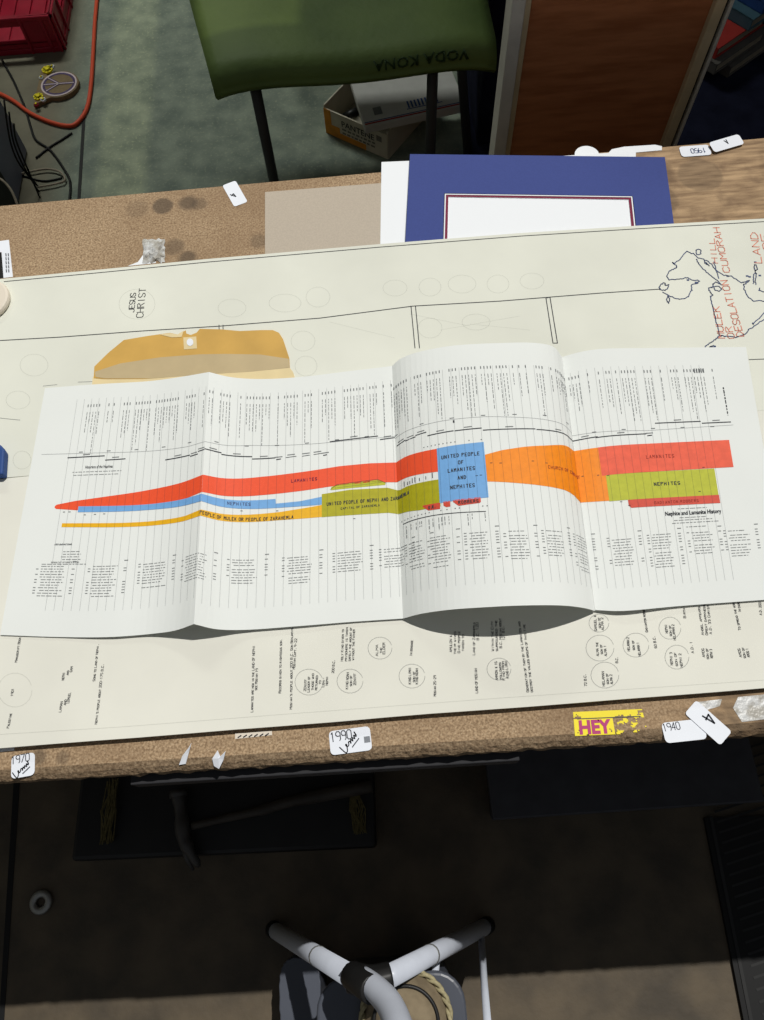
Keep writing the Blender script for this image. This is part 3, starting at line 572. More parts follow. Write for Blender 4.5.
# ---------------------------------------------------------------- mats and boards at the back of the bench
def slab(mb, pix, z0, z1, m): mb.prism([at(x, y, z1) for x, y in pix][::1], z0, z1, m)
s = MB(); slab(s, [(382, 265), (265, 275), (265, 192), (382, 183)][::-1][::-1], ZT, ZT + .0015, 'chip')
tag(s.build('chipboard_sheet'), 'grey chipboard rectangle lying beside the white and blue mats', 'board')
s = MB(); slab(s, [(520, 250), (380, 262), (381.5, 162), (520, 156)], ZT + .0003, ZT + .0020, 'whiteboard')
tag(s.build('mat_board'), 'plain white board sticking out left of the navy blue mat', 'board')
s = MB(); slab(s, [(634, 200), (500, 205), (500, 160), (636, 151)], ZT + .0022, ZT + .0034, 'whiteboard')
tag(s.build('mat_board'), 'plain white board peeking over the back edge of the navy blue mat', 'board')
mt = empty('picture_mat', at(540, 200), 'navy blue picture mat with maroon inner edge over white board', 'picture mat')
zb = ZT + .0042
O_ = [at(x, y, zb) for x, y in ((410, 155), (664.5, 158), (676.5, 262), (400, 282))]   # outer rectangle
ux = (O_[1] - O_[0]).normalized(); uy = Vector((ux.y, -ux.x, 0)); Wd = (O_[1] - O_[0]).length; Hd = Wd * .786; o0 = O_[0]
def rp(a, b, z): q = o0 + ux * a + uy * b; return Vector((q.x, q.y, z))
def ring(mb, m1, m2, z0, z1, m, inner_m=None):           # frame between margins m1 and m2
    k1, k2 = ((.024 if m1 > .01 else 0), (.024 if m2 > .01 else 0)); a = [rp(m1, m1 + k1, z1), rp(Wd - m1, m1 + k1, z1), rp(Wd - m1, Hd - m1, z1), rp(m1, Hd - m1, z1)]; b = [rp(m2, m2 + k2, z1), rp(Wd - m2, m2 + k2, z1), rp(Wd - m2, Hd - m2, z1), rp(m2, Hd - m2, z1)]
    for k in range(4):
        j = (k + 1) % 4; mb.face([a[j], a[k], b[k], b[j]], m)
        dn = lambda p: Vector((p.x, p.y, z0)); mb.face([a[k], a[j], dn(a[j]), dn(a[k])], inner_m or m); mb.face([b[j], b[k], dn(b[k]), dn(b[j])], inner_m or m)
mg = Wd * .143
s = MB(); ring(s, 0, mg, zb, zb + .0016, 'navy'); s.build('outer_mat', mt)
s = MB(); ring(s, mg - .0008, mg + .0015, zb, zb + .0016, 'whiteboard'); s.build('bevel', mt)
s = MB(); ring(s, mg + .0015, mg + .0050, zb - .0002, zb + .0010, 'maroon', 'whiteboard'); s.build('inner_mat', mt)
s = MB(); s.prism([rp(.004, Hd - .004, 0), rp(Wd - .004, Hd - .004, 0), rp(Wd - .004, .004, 0), rp(.004, .004, 0)], zb - .0006, zb + .0002, 'whiteboard'); s.build('backing_board', mt)
for m_ in (mt,):
    pass

# ---------------------------------------------------------------- labels, stickers and tape on the bench
def label_poly(c, w, h, ang, r=.004, bend=0):
    pts = []
    for cx, cy, a0 in ((w / 2 - r, -h / 2 + r, -PI / 2), (w / 2 - r, h / 2 - r, 0), (-w / 2 + r, h / 2 - r, PI / 2), (-w / 2 + r, -h / 2 + r, PI)):
        for k in range(4): a = a0 + k * PI / 6; x, y = cx + r * math.cos(a), cy + r * math.sin(a); pts.append(c + Vector((x * math.cos(ang) - y * math.sin(ang), x * math.sin(ang) + y * math.cos(ang), 0)))
    return pts
def label_obj(c, w, h, ang, texts, lab, z0=0, tilt=0, ink='ink', name='price_label', grp=None, extra=None, r=.004):
    s = MB(); s.prism(label_poly(Vector((0, 0, 0)), w, h, 0, r), 0, .0003, 'white')
    for t, x, y, a, hh, ww in texts: write(s, t, Vector((x, y, .0005)), a, hh, ww, ink, spread=.85)
    if extra: extra(s)
    o = s.build(name); o.location = (c.x, c.y, ZT + z0 + .0002); o.rotation_euler = (tilt, 0, ang); tag(o, lab, 'label', grp); return o
def ang(p, q): d = at(*q) - at(*p); return math.atan2(d.y, d.x)
def smudge(s): s.face([(.0135, -.004, .0005), (.0195, -.004, .0005), (.0195, .002, .0005), (.0135, .002, .0005)], 'grey_ink')
def script(s, x, y, a, sc, ink='ink'):
    pts = [(0, 2.2), (.3, 0), (1, .1), (1.6, 1), (1.9, 1.5), (1.6, 1.6), (1.7, .9), (2.3, 1), (2.7, 1.6), (3.1, 1.5), (3, .9), (3.6, 1.7), (3.8, 1), (4.2, 1.8), (4.6, 1.1), (4.9, 2), (5.3, 1.3), (5.6, 2.6), (5.5, 1.5)]
    q = [Vector((x + (px * math.cos(a) - py * math.sin(a)) * sc, y + (px * math.sin(a) + py * math.cos(a)) * sc, .0006)) for px, py in pts]; s.ribbon(smooth_path(q, 3), .0010, ink)
    q = [Vector((x + (px * math.cos(a) - py * math.sin(a)) * sc, y + (px * math.sin(a) + py * math.cos(a)) * sc, .0006)) for px, py in ((2.6, -.1), (5.4, .4))]; s.ribbon(q, .0010, ink)
def label_px(bl, br, tr, tl, texts, lab, **k):
    q = [at(*p) for p in (bl, br, tr, tl)]; c = sum(q, Vector()) / 4; e = (q[1] - q[0]) + (q[2] - q[3]); f = (q[3] - q[0]) + (q[2] - q[1])
    return label_obj(c, e.length / 2, f.length / 2, math.atan2(e.y, e.x), texts, lab, **k)
label_px((331, 756), (372, 749.5), (370, 726.5), (328.5, 731), [('1990', -.0190, .0010, .04, .0088, .0009)], 'white label reading 1990, at the centre of the bench front edge', extra=lambda s: (smudge(s), script(s, -.0065, -.0115, .62, .0036)))
label_px((11, 779), (35.5, 775), (34.5, 752), (12, 756.5), [('1970', -.0115, .0030, .03, .0075, .0008)], 'white label reading 1970, at the left end of the bench front', extra=lambda s: script(s, -.0070, -.0110, .48, .0030))
label_px((666, 744), (709, 738), (700, 719.5), (660.5, 722.5), [('1940', -.0195, .0015, .03, .0070, .0007)], 'white label reading 1940, lying under the tilted label marked 4', z0=.0002)
label_px((684, 713), (720, 746.5), (731, 731), (696, 701), [('4', -.0085, .0055, -1.35, .0125, .0016)], 'tilted white label marked 4, overlapping the 1940 label at the front edge', z0=.0010, r=.003)
label_px((223, 186.5), (235, 208), (247, 201), (235, 180), [('4', -.003, -.004, -.9, .0090, .0015)], 'small white label with a black mark on the bench, left of the chipboard', r=.003)
label_px((711, 156), (680, 157), (680, 148), (709, 144.5), [('1950', -.0140, -.0040, .0, .0085, .0011)], 'white label reading 1950 upside down, on the back edge of the bench', ink='blue_ink', z0=.0006, r=.0045)
label_px((744, 147), (713, 153.5), (708, 147), (736.5, 136), [('A', -.002, -.006, .2, .0075, .0012)], 'curled white label beside the upside down 1950 label', z0=.0040, tilt=-.10, r=.004)
s = MB(); s.prism([at(*p) for p in ((13, 277), (-14, 280), (-14, 243), (9, 240))][::1], ZT, ZT + .0003, 'white'); z = ZT + .0006
s.face([at(*p, z) for p in ((3.5, 278), (-12, 279), (-12, 254), (1.5, 252))], 'black'); 
for k in range(2): [line(s, [(6.5 + 2.4 * k - .1 * q, 272 - 4 * q), (6.2 + 2.4 * k - .1 * q, 269.4 - 4 * q)], .0016, 'type_ink', z) for q in range(5)]
tag(s.build('address_label'), 'white label with a black block at the left end of the bench, above the chart', 'label')
# HEY sticker, worn
s = MB(); z = ZT + .0003; a = [at(573, 712, z), at(642, 709, z), at(648, 733, z), at(575, 736, z)]
def hp(u, v, zz): p = a[3].lerp(a[2], u).lerp(a[0].lerp(a[1], u), v); return Vector((p.x, p.y, zz))
NX, NY = 56, 20
for i in range(NX):
    for j in range(NY):
        u, v = (i + .5) / NX, (j + .5) / NY; n_ = noise.noise(Vector((u * 9, v * 5, 4))) + .5 * noise.noise(Vector((u * 30, v * 14, 1)))
        edge = (v > .70 and v < .93) or v > .9
        gone = (u > .56 and .10 < v < .68 and n_ > -.22) or (u > .56 and v < .3 and n_ > -.35) or n_ > .62 or (u > .92 and v < .2)
        if v > .72 and v < .80 and n_ > .18: gone = True
        if gone: continue
        s.face([hp(i / NX, j / NY, z), hp((i + 1) / NX, j / NY, z), hp((i + 1) / NX, (j + 1) / NY, z), hp(i / NX, (j + 1) / NY, z)], 'yellow')
for x0, x1, y in ((.05, .95, .70),): s.face([hp(x0, y - .02, z + .0002), hp(x1, y - .02, z + .0002), hp(x1, y + .02, z + .0002), hp(x0, y + .02, z + .0002)], 'blackplastic')
vv, ff = font_tris('HEY', .045); wd = max(p[0] for p in vv); hh = max(p[1] for p in vv)
for q in ff: s.face([hp(.06 + .46 * vv[i][0] / wd, .08 + .56 * vv[i][1] / hh, z + .0003) for i in q], 'magenta')
tag(s.build('sticker'), 'worn yellow sticker reading HEY in magenta, on the front edge', 'sticker')
# torn bits and crumpled tape
def shard(pix, lab, m, h=.006, name='paper_shard', cat='paper'):
    s = MB(); n = len(pix); c = Vector((0, 0, 0))
    p = [at(x, y) + Vector((0, 0, .0004 + h * k)) for x, y, k in pix]
    for q in p: c += q / n
    for k in range(n): s.face([c + Vector((0, 0, h * .3)), p[k], p[(k + 1) % n]], m)
    return tag(s.build(name, solid=.0002), lab, cat)
shard([(179, 765, 0), (186, 764, .1), (190, 752, .5), (193, 744, 1), (190, 748, .7), (183, 756, .3)], 'left one of the two torn white paper bits on the front edge', 'white')
shard([(214, 766, 0), (219, 769, 0), (224, 760, .3), (227, 752, 1), (221, 757, .4), (219, 751, .9), (213, 759, .5)], 'right one of the two torn white paper bits on the front edge', 'white')
s = MB(); s.prism([at(*p, ZT + .0008) for p in ((235, 739), (272, 735), (272, 731), (262, 731), (246, 733), (235, 733))], ZT, ZT + .0006, 'beige')
for k in range(6): line(s, [(238 + k * 5.5, 737.5 - k * .4), (241 + k * 5.5, 735.5 - k * .4)], .0011, 'ink', ZT + .0012)
tag(s.build('tape_strip'), 'small cream strip with black marks sticking out below the typed sheet', 'tape')
def crumple(cx, cy, w, h, lab, m, seed, hh=.006):
    s = MB(); rows = []
    for j in range(9):
        r = []
        for i in range(11):
            u, v = i / 10 - .5, j / 8 - .5; k = 1 + .25 * noise.noise(Vector((i * .8, j * .8, seed)))
            p = at(cx + u * w * k, cy + v * h * k); d = max(0, 1 - (abs(u * 2) ** 4 + abs(v * 2) ** 4)); r.append(p + Vector((0, 0, .0006 + max(0, hh * (.5 + noise.noise(Vector((i * 1.7, j * 1.9, seed + 5))))) * d)))
        rows.append(r)
    s.grid(rows, m, flip=True); return tag(s.build('crumpled_tape', solid=.0002), lab, 'tape')
crumple(154, 251, 22, 23, 'crumpled clear tape on the bench behind the large cream chart', 'tape', 3)
def residue(pix, name, lab):
    s = MB(); s.prism([at(*p, ZT + .0003) for p in pix], ZT, ZT + .0003, 'tape'); return tag(s.build(name), lab, 'tape')
residue([(700, 712), (720, 706), (722, 699), (697, 702)][::1], 'tape_patch', 'clear tape patch beside the label marked 4, under the sheet edge')
s = MB(); pts = [(740, 698), (790, 690), (790, 722), (742, 727), (733, 716)]
s.prism([at(*p, ZT + .0004) for p in [(742, 722), (790, 716), (790, 692), (738, 697), (733, 708)]], ZT, ZT + .0004, 'tape'); tag(s.build('tape_patch'), 'wrinkled clear tape patch at the right end of the front edge', 'tape')
# round things
def disc(name, p, r, h, m, lab, cat, n=28):
    s = MB(); s.prism([(p.x + r * math.cos(t * 2 * PI / n), p.y + r * math.sin(t * 2 * PI / n)) for t in range(n)], p.z, p.z + h, m); return tag(s.build(name, bevel=min(h * .4, r * .3)), lab, cat)
disc('round_lid', at(-14, 303, Z1), .033, .009, 'beige', 'round cream lid at the far left edge on the map chart', 'lid')
s = MB(); s.prism([at(-40, 476, Z1 + .012), at(2.5, 474, Z1 + .012), at(4, 450, Z1 + .012), at(0, 444, Z1 + .012), at(-40, 440, Z1 + .012)], Z1, Z1 + .012, 'bookblue'); tag(s.build('notebook', bevel=.002), 'blue notebook corner at the far left, on the chart seam', 'notebook')
disc('paper_tag', at(586, 152, ZT) + Vector((0, -.006, .0002)), .017, .0008, 'whiteboard', 'round white paper tag peeking over the back edge, behind the blue mat', 'tag')
s = MB(); s.prism([at(*p, ZT + .0008) for p in ((662, 150), (606, 155), (612, 149), (624, 146.5), (655, 144.5), (662, 146))], ZT, ZT + .0006, 'whiteboard'); tag(s.build('paper_tag', bevel=.0002), 'long white paper tag on the back edge, right of the round tag', 'tag')

# ---------------------------------------------------------------- behind the bench: red crate
cr = empty('milk_crate', (-1.03, 2.55, 0), 'dark red plastic crate on the floor behind the bench', 'crate')
X0, X1, Y0, Y1, CH = -1.20, -.894, 2.41, 2.72, .115
s = MB()
for (ax, a0, a1, fx) in (('x', X0, X1, Y0), ('x', X0, X1, Y1), ('y', Y0, Y1, X0), ('y', Y0, Y1, X1)):
    def bxx(t0, t1, z0, z1, th=.006):
        if ax == 'x': s.box(((t0 + t1) / 2, fx, (z0 + z1) / 2), (t1 - t0, th, z1 - z0), 'redplastic')
        else: s.box((fx, (t0 + t1) / 2, (z0 + z1) / 2), (th, t1 - t0, z1 - z0), 'redplastic')
    bxx(a0, a1, 0, .016, .012); bxx(a0, a1, CH - .012, CH, .016); bxx(a0, a1, .030, .036); mid = (a0 + a1) / 2
    bxx(a0, mid - .055, .016, CH); bxx(mid + .055, a1, .016, CH); bxx(mid - .055, mid + .055, .016, .045); bxx(mid - .055, mid + .055, .085, CH)
    for t in (a0 + .004, a0 + .03, mid - .058, mid + .058, a1 - .03, a1 - .004): bxx(t - .004, t + .004, 0, CH, .018)
s.build('crate_walls', cr, bevel=.0015, seg=1)
s = MB(); s.box(((X0 + X1) / 2, (Y0 + Y1) / 2, .012), (X1 - X0, Y1 - Y0, .006), 'redplastic')
for k in range(6): s.box((X0 + .03 + k * .05, (Y0 + Y1) / 2, .018), (.008, Y1 - Y0, .006), 'redplastic')
s.build('crate_bottom', cr)
# peace sign
pc = at(57, 83, .03); pw = empty('peace_sign_plaque', (pc.x, pc.y, 0), 'wooden plaque with a purple peace sign and daisies, on the floor by the crate', 'plaque')
R_ = .060; cpt = at(59, 84, .014); tipp = at(33, 105, .014); up_ = at(42, 66, .014)
poly = [tipp] + [Vector((cpt.x + R_ * math.cos(t), cpt.y + R_ * math.sin(t), 0)) for t in [(-1.9 + k * (4.2) / 18) for k in range(19)]] + [up_]
s = MB(); s.prism(poly, 0, .014, 'brownwood'); s.build('plaque_body', pw, bevel=.002)
s = MB(); z = .0152
def ringf(r0, r1, m, zz, n=36):
    for k in range(n):
        a0, a1 = k * 2 * PI / n, (k + 1) * 2 * PI / n; s.face([(cpt.x + r * math.cos(t), cpt.y + r * math.sin(t), zz) for r, t in ((r0, a0), (r1, a0), (r1, a1), (r0, a1))], m)
ringf(.0, .050, 'brownwood', z - .0006); ringf(.050, .055, 'pinkwhite', z); ringf(.043, .050, 'purple', z)
def spoke(t, w0=.0045, w1=.009):
    d = Vector((math.cos(t), math.sin(t), 0)); c = Vector((cpt.x, cpt.y, z + .0003)); 
    for wdt, mm, zz in ((w1, 'purple', 0), (w0 * .6, 'pinkwhite', .0004)): s.ribbon([c + Vector((0, 0, zz)), c + d * .046 + Vector((0, 0, zz))], wdt, mm)
for t in (0, PI, PI * .78, -PI * .78): spoke(t)
s.build('peace_symbol', pw)
for fx, fy, mm, r in ((47, 69, 'yellow', .017), (38, 96, 'yellow', .015), (41, 77, 'white', .007), (43, 99, 'white', .008), (52, 66, 'white', .007), (36, 104, 'redplastic', .007)):
    p = at(fx, fy, .018); s = MB()
    for k in range(8): t = k * PI / 4; q = Vector((p.x + r * .6 * math.cos(t), p.y + r * .6 * math.sin(t))); s.prism([(q.x + r * .42 * math.cos(a), q.y + r * .42 * math.sin(a)) for a in [j * PI / 4 for j in range(8)]], .013, .018, mm)
    s.prism([(p.x + r * .4 * math.cos(a * PI / 4), p.y + r * .4 * math.sin(a * PI / 4)) for a in range(8)], .013, .021, 'yellow'); s.build('flower', pw)
def cable(pix, r, m, name, lab, cat='cable', z=None):
    s = MB(); p = [at(x, y, (z or r) if len(q) == 0 else q[0]) for x, y, *q in pix]; s.tube(smooth_path(p, 6), r, m, 8); return tag(s.build(name, smooth=True), lab, cat)
cable([(98, -12), (95, 20), (93, 55), (91, 85), (87, 108), (78, 122), (68, 126), (50, 122), (30, 113), (12, 100), (-12, 88)], .0062, 'orangecord', 'extension_cord', 'orange extension cord curving over the floor past the peace sign plaque', 'cord')
cable([(2, 60), (14, 82), (25, 108), (31, 128), (36, 140), (50, 150), (62, 166), (70, 182), (69, 206)], .0035, 'black', 'power_cable', 'long black cable running from the crate down to the bench edge', z=.0035)
cable([(20, 174), (33, 171), (48, 169), (60, 172), (65, 180), (55, 184), (38, 187)], .0030, 'pages', 'power_cable', 'thin pale cable looping beside the grey bin', z=.009)
cable([(36, 158), (50, 147), (63, 139), (72, 133)], .003, 'black', 'power_cable', 'short black cable slanting across the brown floor', z=.003)
cable([(12, 172), (30, 178), (45, 181), (62, 178)], .0025, 'black', 'power_cable', 'thin black cable below the pale looping one', z=.0025)
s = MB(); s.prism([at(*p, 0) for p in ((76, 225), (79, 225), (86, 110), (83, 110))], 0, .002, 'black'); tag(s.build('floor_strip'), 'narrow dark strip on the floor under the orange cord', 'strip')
# grey bin and neighbours at the left
p0, p1 = at(28, 150, 0), at(36, 206, 0)
gb = empty('storage_bin', (p0.x - .15, (p0.y + p1.y) / 2, 0), 'blue-grey plastic bin at the left, behind the bench', 'bin')
s = MB(); s.box((p0.x - .17, p0.y - .13, .11), (.34, .26, .22), 'greyblue', Matrix.Rotation(.0, 3, 'Z')); s.build('bin_body', gb, bevel=.008)
s = MB(); s.box((p0.x - .17, p0.y - .13, .226), (.35, .27, .012), 'greyblue'); s.build('bin_lid', gb, bevel=.004)
for k in range(3): cable([(4 + 5 * k, 100 + 12 * k, .24), (10 + 3 * k, 140, .16), (20 + 3 * k, 165, .1), (38 + k, 186 + 6 * k, .01)], .0025, 'black', 'power_cable', ['leftmost black cable draped over the grey bin', 'middle black cable draped over the grey bin', 'rightmost black cable draped over the grey bin'][k])
s = MB(); q = at(30, 206, .0); s.box((q.x - .18, q.y - .16, .1), (.36, .24, .2), 'black'); s.box((q.x - .18, q.y - .16, .205), (.30, .18, .012), 'blackplastic'); tag(s.build('equipment_case', bevel=.006), 'black case standing in front of the blue-grey bin', 'case')
cable([(-8, 176, .25), (2, 180, .25), (11, 190, .24), (18, 206, .22)], .003, 'pages', 'power_cable', 'white cable arching over the black case', z=.2)
s = MB(); s.box((-1.32, 2.2, .35), (.30, .05, .7), 'greyblue', Matrix.Rotation(.25, 3, 'Y')); tag(s.build('grey_panel', bevel=.004), 'blue-grey panel leaning beside the red crate', 'panel')
# ---------------------------------------------------------------- green bench seat
gs = empty('bench_seat', (0, 1.75, 0), 'green vinyl seat with dark metal legs behind the workbench', 'seat')
s = MB(); prof = []
for k in range(9): t = k / 8 * PI / 2; prof.append((1.555 - .048 * math.sin(t), .520 - .040 * (1 - math.cos(t))))
prof = [(2.15, .525), (1.95, .522), (1.8, .517), (1.7, .516), (1.62, .519)] + prof + [(1.503, .478)]
rows = []; 
for k in range(25):
    t = k / 24; x = -.285 + .60 * t; ex = abs(2 * t - 1) ** 8; x0_ = x
    rows.append([(x - (1 - t) * .20 * (y - 1.5), y, z - .012 * ex + .004 * math.sin(t * 9) + .012 * t) for j, (y, z) in enumerate(prof)])
s.grid(rows, 'green')
def lip(t): t = t * PI / 2; return Vector((0, 1.555 - .050 * math.sin(t) - .0006, .5225 - .0405 * (1 - math.cos(t))))
v, f = font_tris('VODA KONA', .01)
for q in f: s.face([Vector((.255 - v[i][0] * .033, 0, .004 * math.sin(((.255 - v[i][0] * .033 + .285) / .60) * 9) + .012 * (.54 - v[i][0] * .033) / .6)) + lip(.55 + v[i][1] * .42) for i in q], 'green_ink')
s.build('seat', gs, smooth=True, solid=.012)
for (x, y, dx, dy) in ((-.205, 1.56, .0, .0), (.186, 1.56, 0, 0), (.262, 1.80, .060, .0), (-.18, 2.25, 0, .0)):
    s = MB(); s.tube([(x, y, .47), (x + dx, y + dy, .0125 if x > .25 else 0)], .0125, 'chairmetal'); s.build('leg', gs, smooth=True)
s = MB(); s.tube([(-.205, 1.56, .466), (.186, 1.56, .466)], .011, 'chairmetal'); s.tube([(.186, 1.56, .466), (.265, 1.80, .466)], .011, 'chairmetal'); s.build('seat_frame', gs, smooth=True)
# carton and mail box
A, B = at(327, 132, 0), at(388, 159, 0); C_ = at(352, 84, 0)
ct = empty('carton', tuple((A + B) / 2), 'open shampoo carton on the floor behind the bench, full of dark things', 'box')
ex = (B - A).normalized(); ey = Vector((-ex.y, ex.x, 0)); Lx = (B - A).length; Ly = .24; s = MB(); rm = Matrix.Rotation(math.atan2(ex.y, ex.x), 3, 'Z')
def cb(u, v, z, du, dv, dz, m): s.box(A + ex * u + ey * v + Vector((0, 0, z)), (du, dv, dz), m, rm)
cb(Lx / 2, 0, .04, Lx, .004, .08, 'carton'); cb(Lx / 2, Ly, .05, Lx, .004, .10, 'carton'); cb(0, Ly / 2, .045, .004, Ly, .09, 'carton'); cb(Lx, Ly / 2, .045, .004, Ly, .09, 'carton'); cb(Lx / 2, Ly / 2, .002, Lx, Ly, .004, 'carton')
for u0, u1, z0, z1 in ((-.001, .022, 0, .081), (.022, .05, 0, .035), (.05, .14, 0, .018)): cb((u0 + u1) / 2, -.0026, (z0 + z1) / 2, u1 - u0, .0014, z1 - z0, 'cartonorange')
s.build('carton_body', ct)
s = MB(); fp = lambda u, z: A + ex * u + ey * (-.0036) + Vector((0, 0, z))
v, f = font_tris('PANTENE', .012); 
for q in f: s.face([fp(.058 + v[i][0] * .026, .046 + v[i][1] * .026) for i in q], 'ink')
for k in range(2):
    u = .060
    while u < .165: l = random.uniform(.006, .016); s.face([fp(u, .034 - k * .012), fp(u + l, .034 - k * .012), fp(u + l, .040 - k * .012), fp(u, .040 - k * .012)], 'type_ink'); u += l + .004
s.face([fp(.178, .05), fp(.196, .05), fp(.196, .068), fp(.178, .068)], 'grey_ink'); s.build('print', ct)
s = MB()
for k in range(16):
    u, w_ = random.uniform(.03, Lx - .03), random.uniform(.03, Ly - .03); d = Vector((random.uniform(-.05, .05), random.uniform(-.05, .05), random.uniform(.0, .03))); c = A + ex * u + ey * w_ + Vector((0, 0, .05)); s.tube([c - d / 2, c + d / 2], .012, 'blackplastic', 8)
tag(s.build('carton_contents', smooth=True), 'jumble of dark things lying in the open carton', 'clutter', kind='stuff')
mz = .135; A2, B2 = at(365, 127, mz), at(466, 105, mz); D2 = at(350, 80, mz); ex2 = (B2 - A2).normalized(); mb_ = empty('mailing_box', tuple(A2 - Vector((0, 0, mz))), 'white mailing box with a red stripe, resting on the open carton', 'box')
s = MB(); E2 = D2 + (B2 - A2); s.prism([A2, B2, E2, D2], mz - .022, mz, 'mailbox'); s.build('box_body', mb_, bevel=.002)
s = MB(); z = mz + .0006; L2 = (B2 - A2).length; ed = (D2 - A2).normalized(); qq = lambda u, v: Vector(((A2 + ex2 * u + ed * v).x, (A2 + ex2 * u + ed * v).y, z))
s.face([qq(.002, .006), qq(L2 - .002, .006), qq(L2 - .002, .011), qq(.002, .011)], 'bookred'); s.face([qq(.002, .013), qq(L2 - .002, .013), qq(L2 - .002, .016), qq(.002, .016)], 'bookblue')
s.face([qq(.035, .035), qq(.058, .035), qq(.058, .065), qq(.035, .065)], 'grey_ink'); 
for k in range(9): s.face([qq(.13 + k * .010, .035), qq(.135 + k * .010, .035), qq(.135 + k * .010, .062), qq(.13 + k * .010, .062)], 'bookblue')
s.face([qq(.125, .03), qq(.225, .03), qq(.225, .033), qq(.125, .033)], 'bookblue'); s.build('print', mb_)
# navy rug
s = MB(); s.prism([(.315, 1.3), (1.9, 1.3), (1.9, 3.6), (.36, 3.6)], .0, .012, 'navyrug'); tag(s.build('rug'), 'dark navy carpet on the floor behind the wood panel', 'rug')
s = MB(); s.box((.42, 1.98, .294), (.14, .30, .56), 'navyrug'); s.box((.42, 1.83, .52), (.10, .02, .03), 'black'); tag(s.build('fabric_case', bevel=.012), 'dark navy fabric case standing between the green seat and the wood panel', 'case')
# wood panel
wp = empty('wood_panel', (.41, 1.13, 0), 'reddish brown wood panel with grey trim standing behind the bench', 'panel')
PH = 1.02
def px(x, z): return x - .002 + (z - .6) * (0 if x < .4 else .022)
def pan(x0, x1, y0, y1, m, name, z1=PH):
    s = MB(); s.v = [(px(x0, 0), y0, 0), (px(x1, 0), y0, 0), (px(x1, 0), y1, 0), (px(x0, 0), y1, 0), (px(x0, z1), y0, z1), (px(x1, z1), y0, z1), (px(x1, z1), y1, z1), (px(x0, z1), y1, z1)]
    s.f = [(3, 2, 1, 0), (4, 5, 6, 7), (0, 1, 5, 4), (1, 2, 6, 5), (2, 3, 7, 6), (3, 0, 4, 7)]; s.m = [0] * 6; s.mats = [m]; return s.build(name, wp, bevel=.0012, seg=1)
pan(.273, .546, 1.120, 1.140, 'woodpanel', 'panel_face'); pan(.246, .266, 1.105, 1.150, 'trimgrey', 'frame_strip'); pan(.266, .276, 1.112, 1.150, 'trimtan', 'frame_strip')
pan(.545, .561, 1.108, 1.150, 'trimtan', 'frame_strip'); pan(.561, .566, 1.114, 1.150, 'black', 'frame_groove'); pan(.566, .571, 1.106, 1.150, 'trimgrey', 'frame_strip')
# books
bks = [('bookgrey', .00, (0, 0), 'dark grey book at the bottom of the slanted stack behind the panel'), ('bookgrey', .034, (-.060, -.028), 'grey book second from the bottom of the slanted stack'), ('bookred', .066, (-.062, -.004), 'red book in the middle of the slanted stack'), ('bookteal', .098, (.030, .040), 'teal book second from the top of the slanted stack'), ('bookblue', .130, (.060, .062), 'blue book on top of the slanted stack')]
bo = Vector((1.125, 2.205, 0)); ra = math.radians(36)
for m_, z, (dx, dy), lab in bks:
    b_ = empty('book', (bo.x + dx, bo.y + dy, .012 + z), lab, 'book', 'books in the slanted stack'); W_, D_, T_ = (.22, .28, .032) if m_ in ('bookgrey', 'bookred') else (.18, .26, .032)
    del b_['group']
    R3 = Matrix.Rotation(ra, 3, 'Z'); c = Vector(b_.location)
    s = MB(); s.box(c + Vector((0, 0, T_ / 2)), (W_ - .01, D_ - .01, T_ - .008), 'pages', R3); s.build('pages', b_)
    s = MB(); s.box(c + Vector((0, 0, .002)), (W_, D_, .004), m_, R3); s.box(c + Vector((0, 0, T_ - .002)), (W_, D_, .004), m_, R3); s.box(c + R3 @ Vector((-W_ / 2 + .002, 0, T_ / 2)), (.004, D_, T_), m_, R3); s.build('cover', b_, bevel=.0008, seg=1)

# ---------------------------------------------------------------- on the floor in front
s = MB(); s.prism([at(*p, 0) for p in ((-2, 1040), (3, 1040), (20, 780), (14, 780))], 0, .0012, 'black'); tag(s.build('floor_strip'), 'narrow dark strip on the floor at the lower left', 'strip')
rg = at(42, 902, 0); s = MB(); rows = []
for k in range(32):
    a = k * 2 * PI / 32; rows.append([(rg.x + (.0145 + .0068 * math.cos(b)) * math.cos(a), rg.y + (.0145 + .0068 * math.cos(b)) * math.sin(a), .005 + .005 * math.sin(b)) for b in [j * PI / 4 for j in range(8)]])
rows.append(rows[0]); s.grid(rows, 'steel', closed=True); tag(s.build('ring', smooth=True), 'small grey metal ring lying on the floor at the lower left', 'ring')
hc = empty('tool_case', (-.34, .13, 0), 'low black case under the bench, with the hammer lying on it', 'case')
s = MB(); s.box((-.335, .15, .03), (.56, .24, .06), 'blackplastic', Matrix.Rotation(-.03, 3, 'Z')); s.build('case_body', hc, bevel=.008)
s = MB(); font_on(s, 'D5', (-.30, .022, .035), (.026, 0, 0), (0, 0, .026), 'grey_ink', .01); s.build('marking', hc)
for k, (x0, y0, x1, y1, lab) in enumerate(((112, 780, 107, 842, 'bundle of dry straw on the left side of the tool case'), (355, 788, 360, 832, 'bundle of dry straw on the right side of the tool case'))):
    s = MB(); a_, b_ = at(x0, y0, .08), at(x1, y1, .07)
    for j in range(26):
        o1, o2 = [Vector((random.uniform(-.012, .012), random.uniform(-.004, .004), random.uniform(-.006, .006))) for _ in range(2)]; m1 = (a_ + b_) / 2 + Vector((random.uniform(-.015, .015), 0, random.uniform(0, .008))); s.tube([a_ + o1, m1, b_ + o2], .0012, 'straw', 4)
    tag(s.build('straw_bundle'), lab, 'straw')
hm = empty('hammer', tuple(at(190, 830, .08)), 'claw hammer with grey handle lying on the black case', 'hammer')
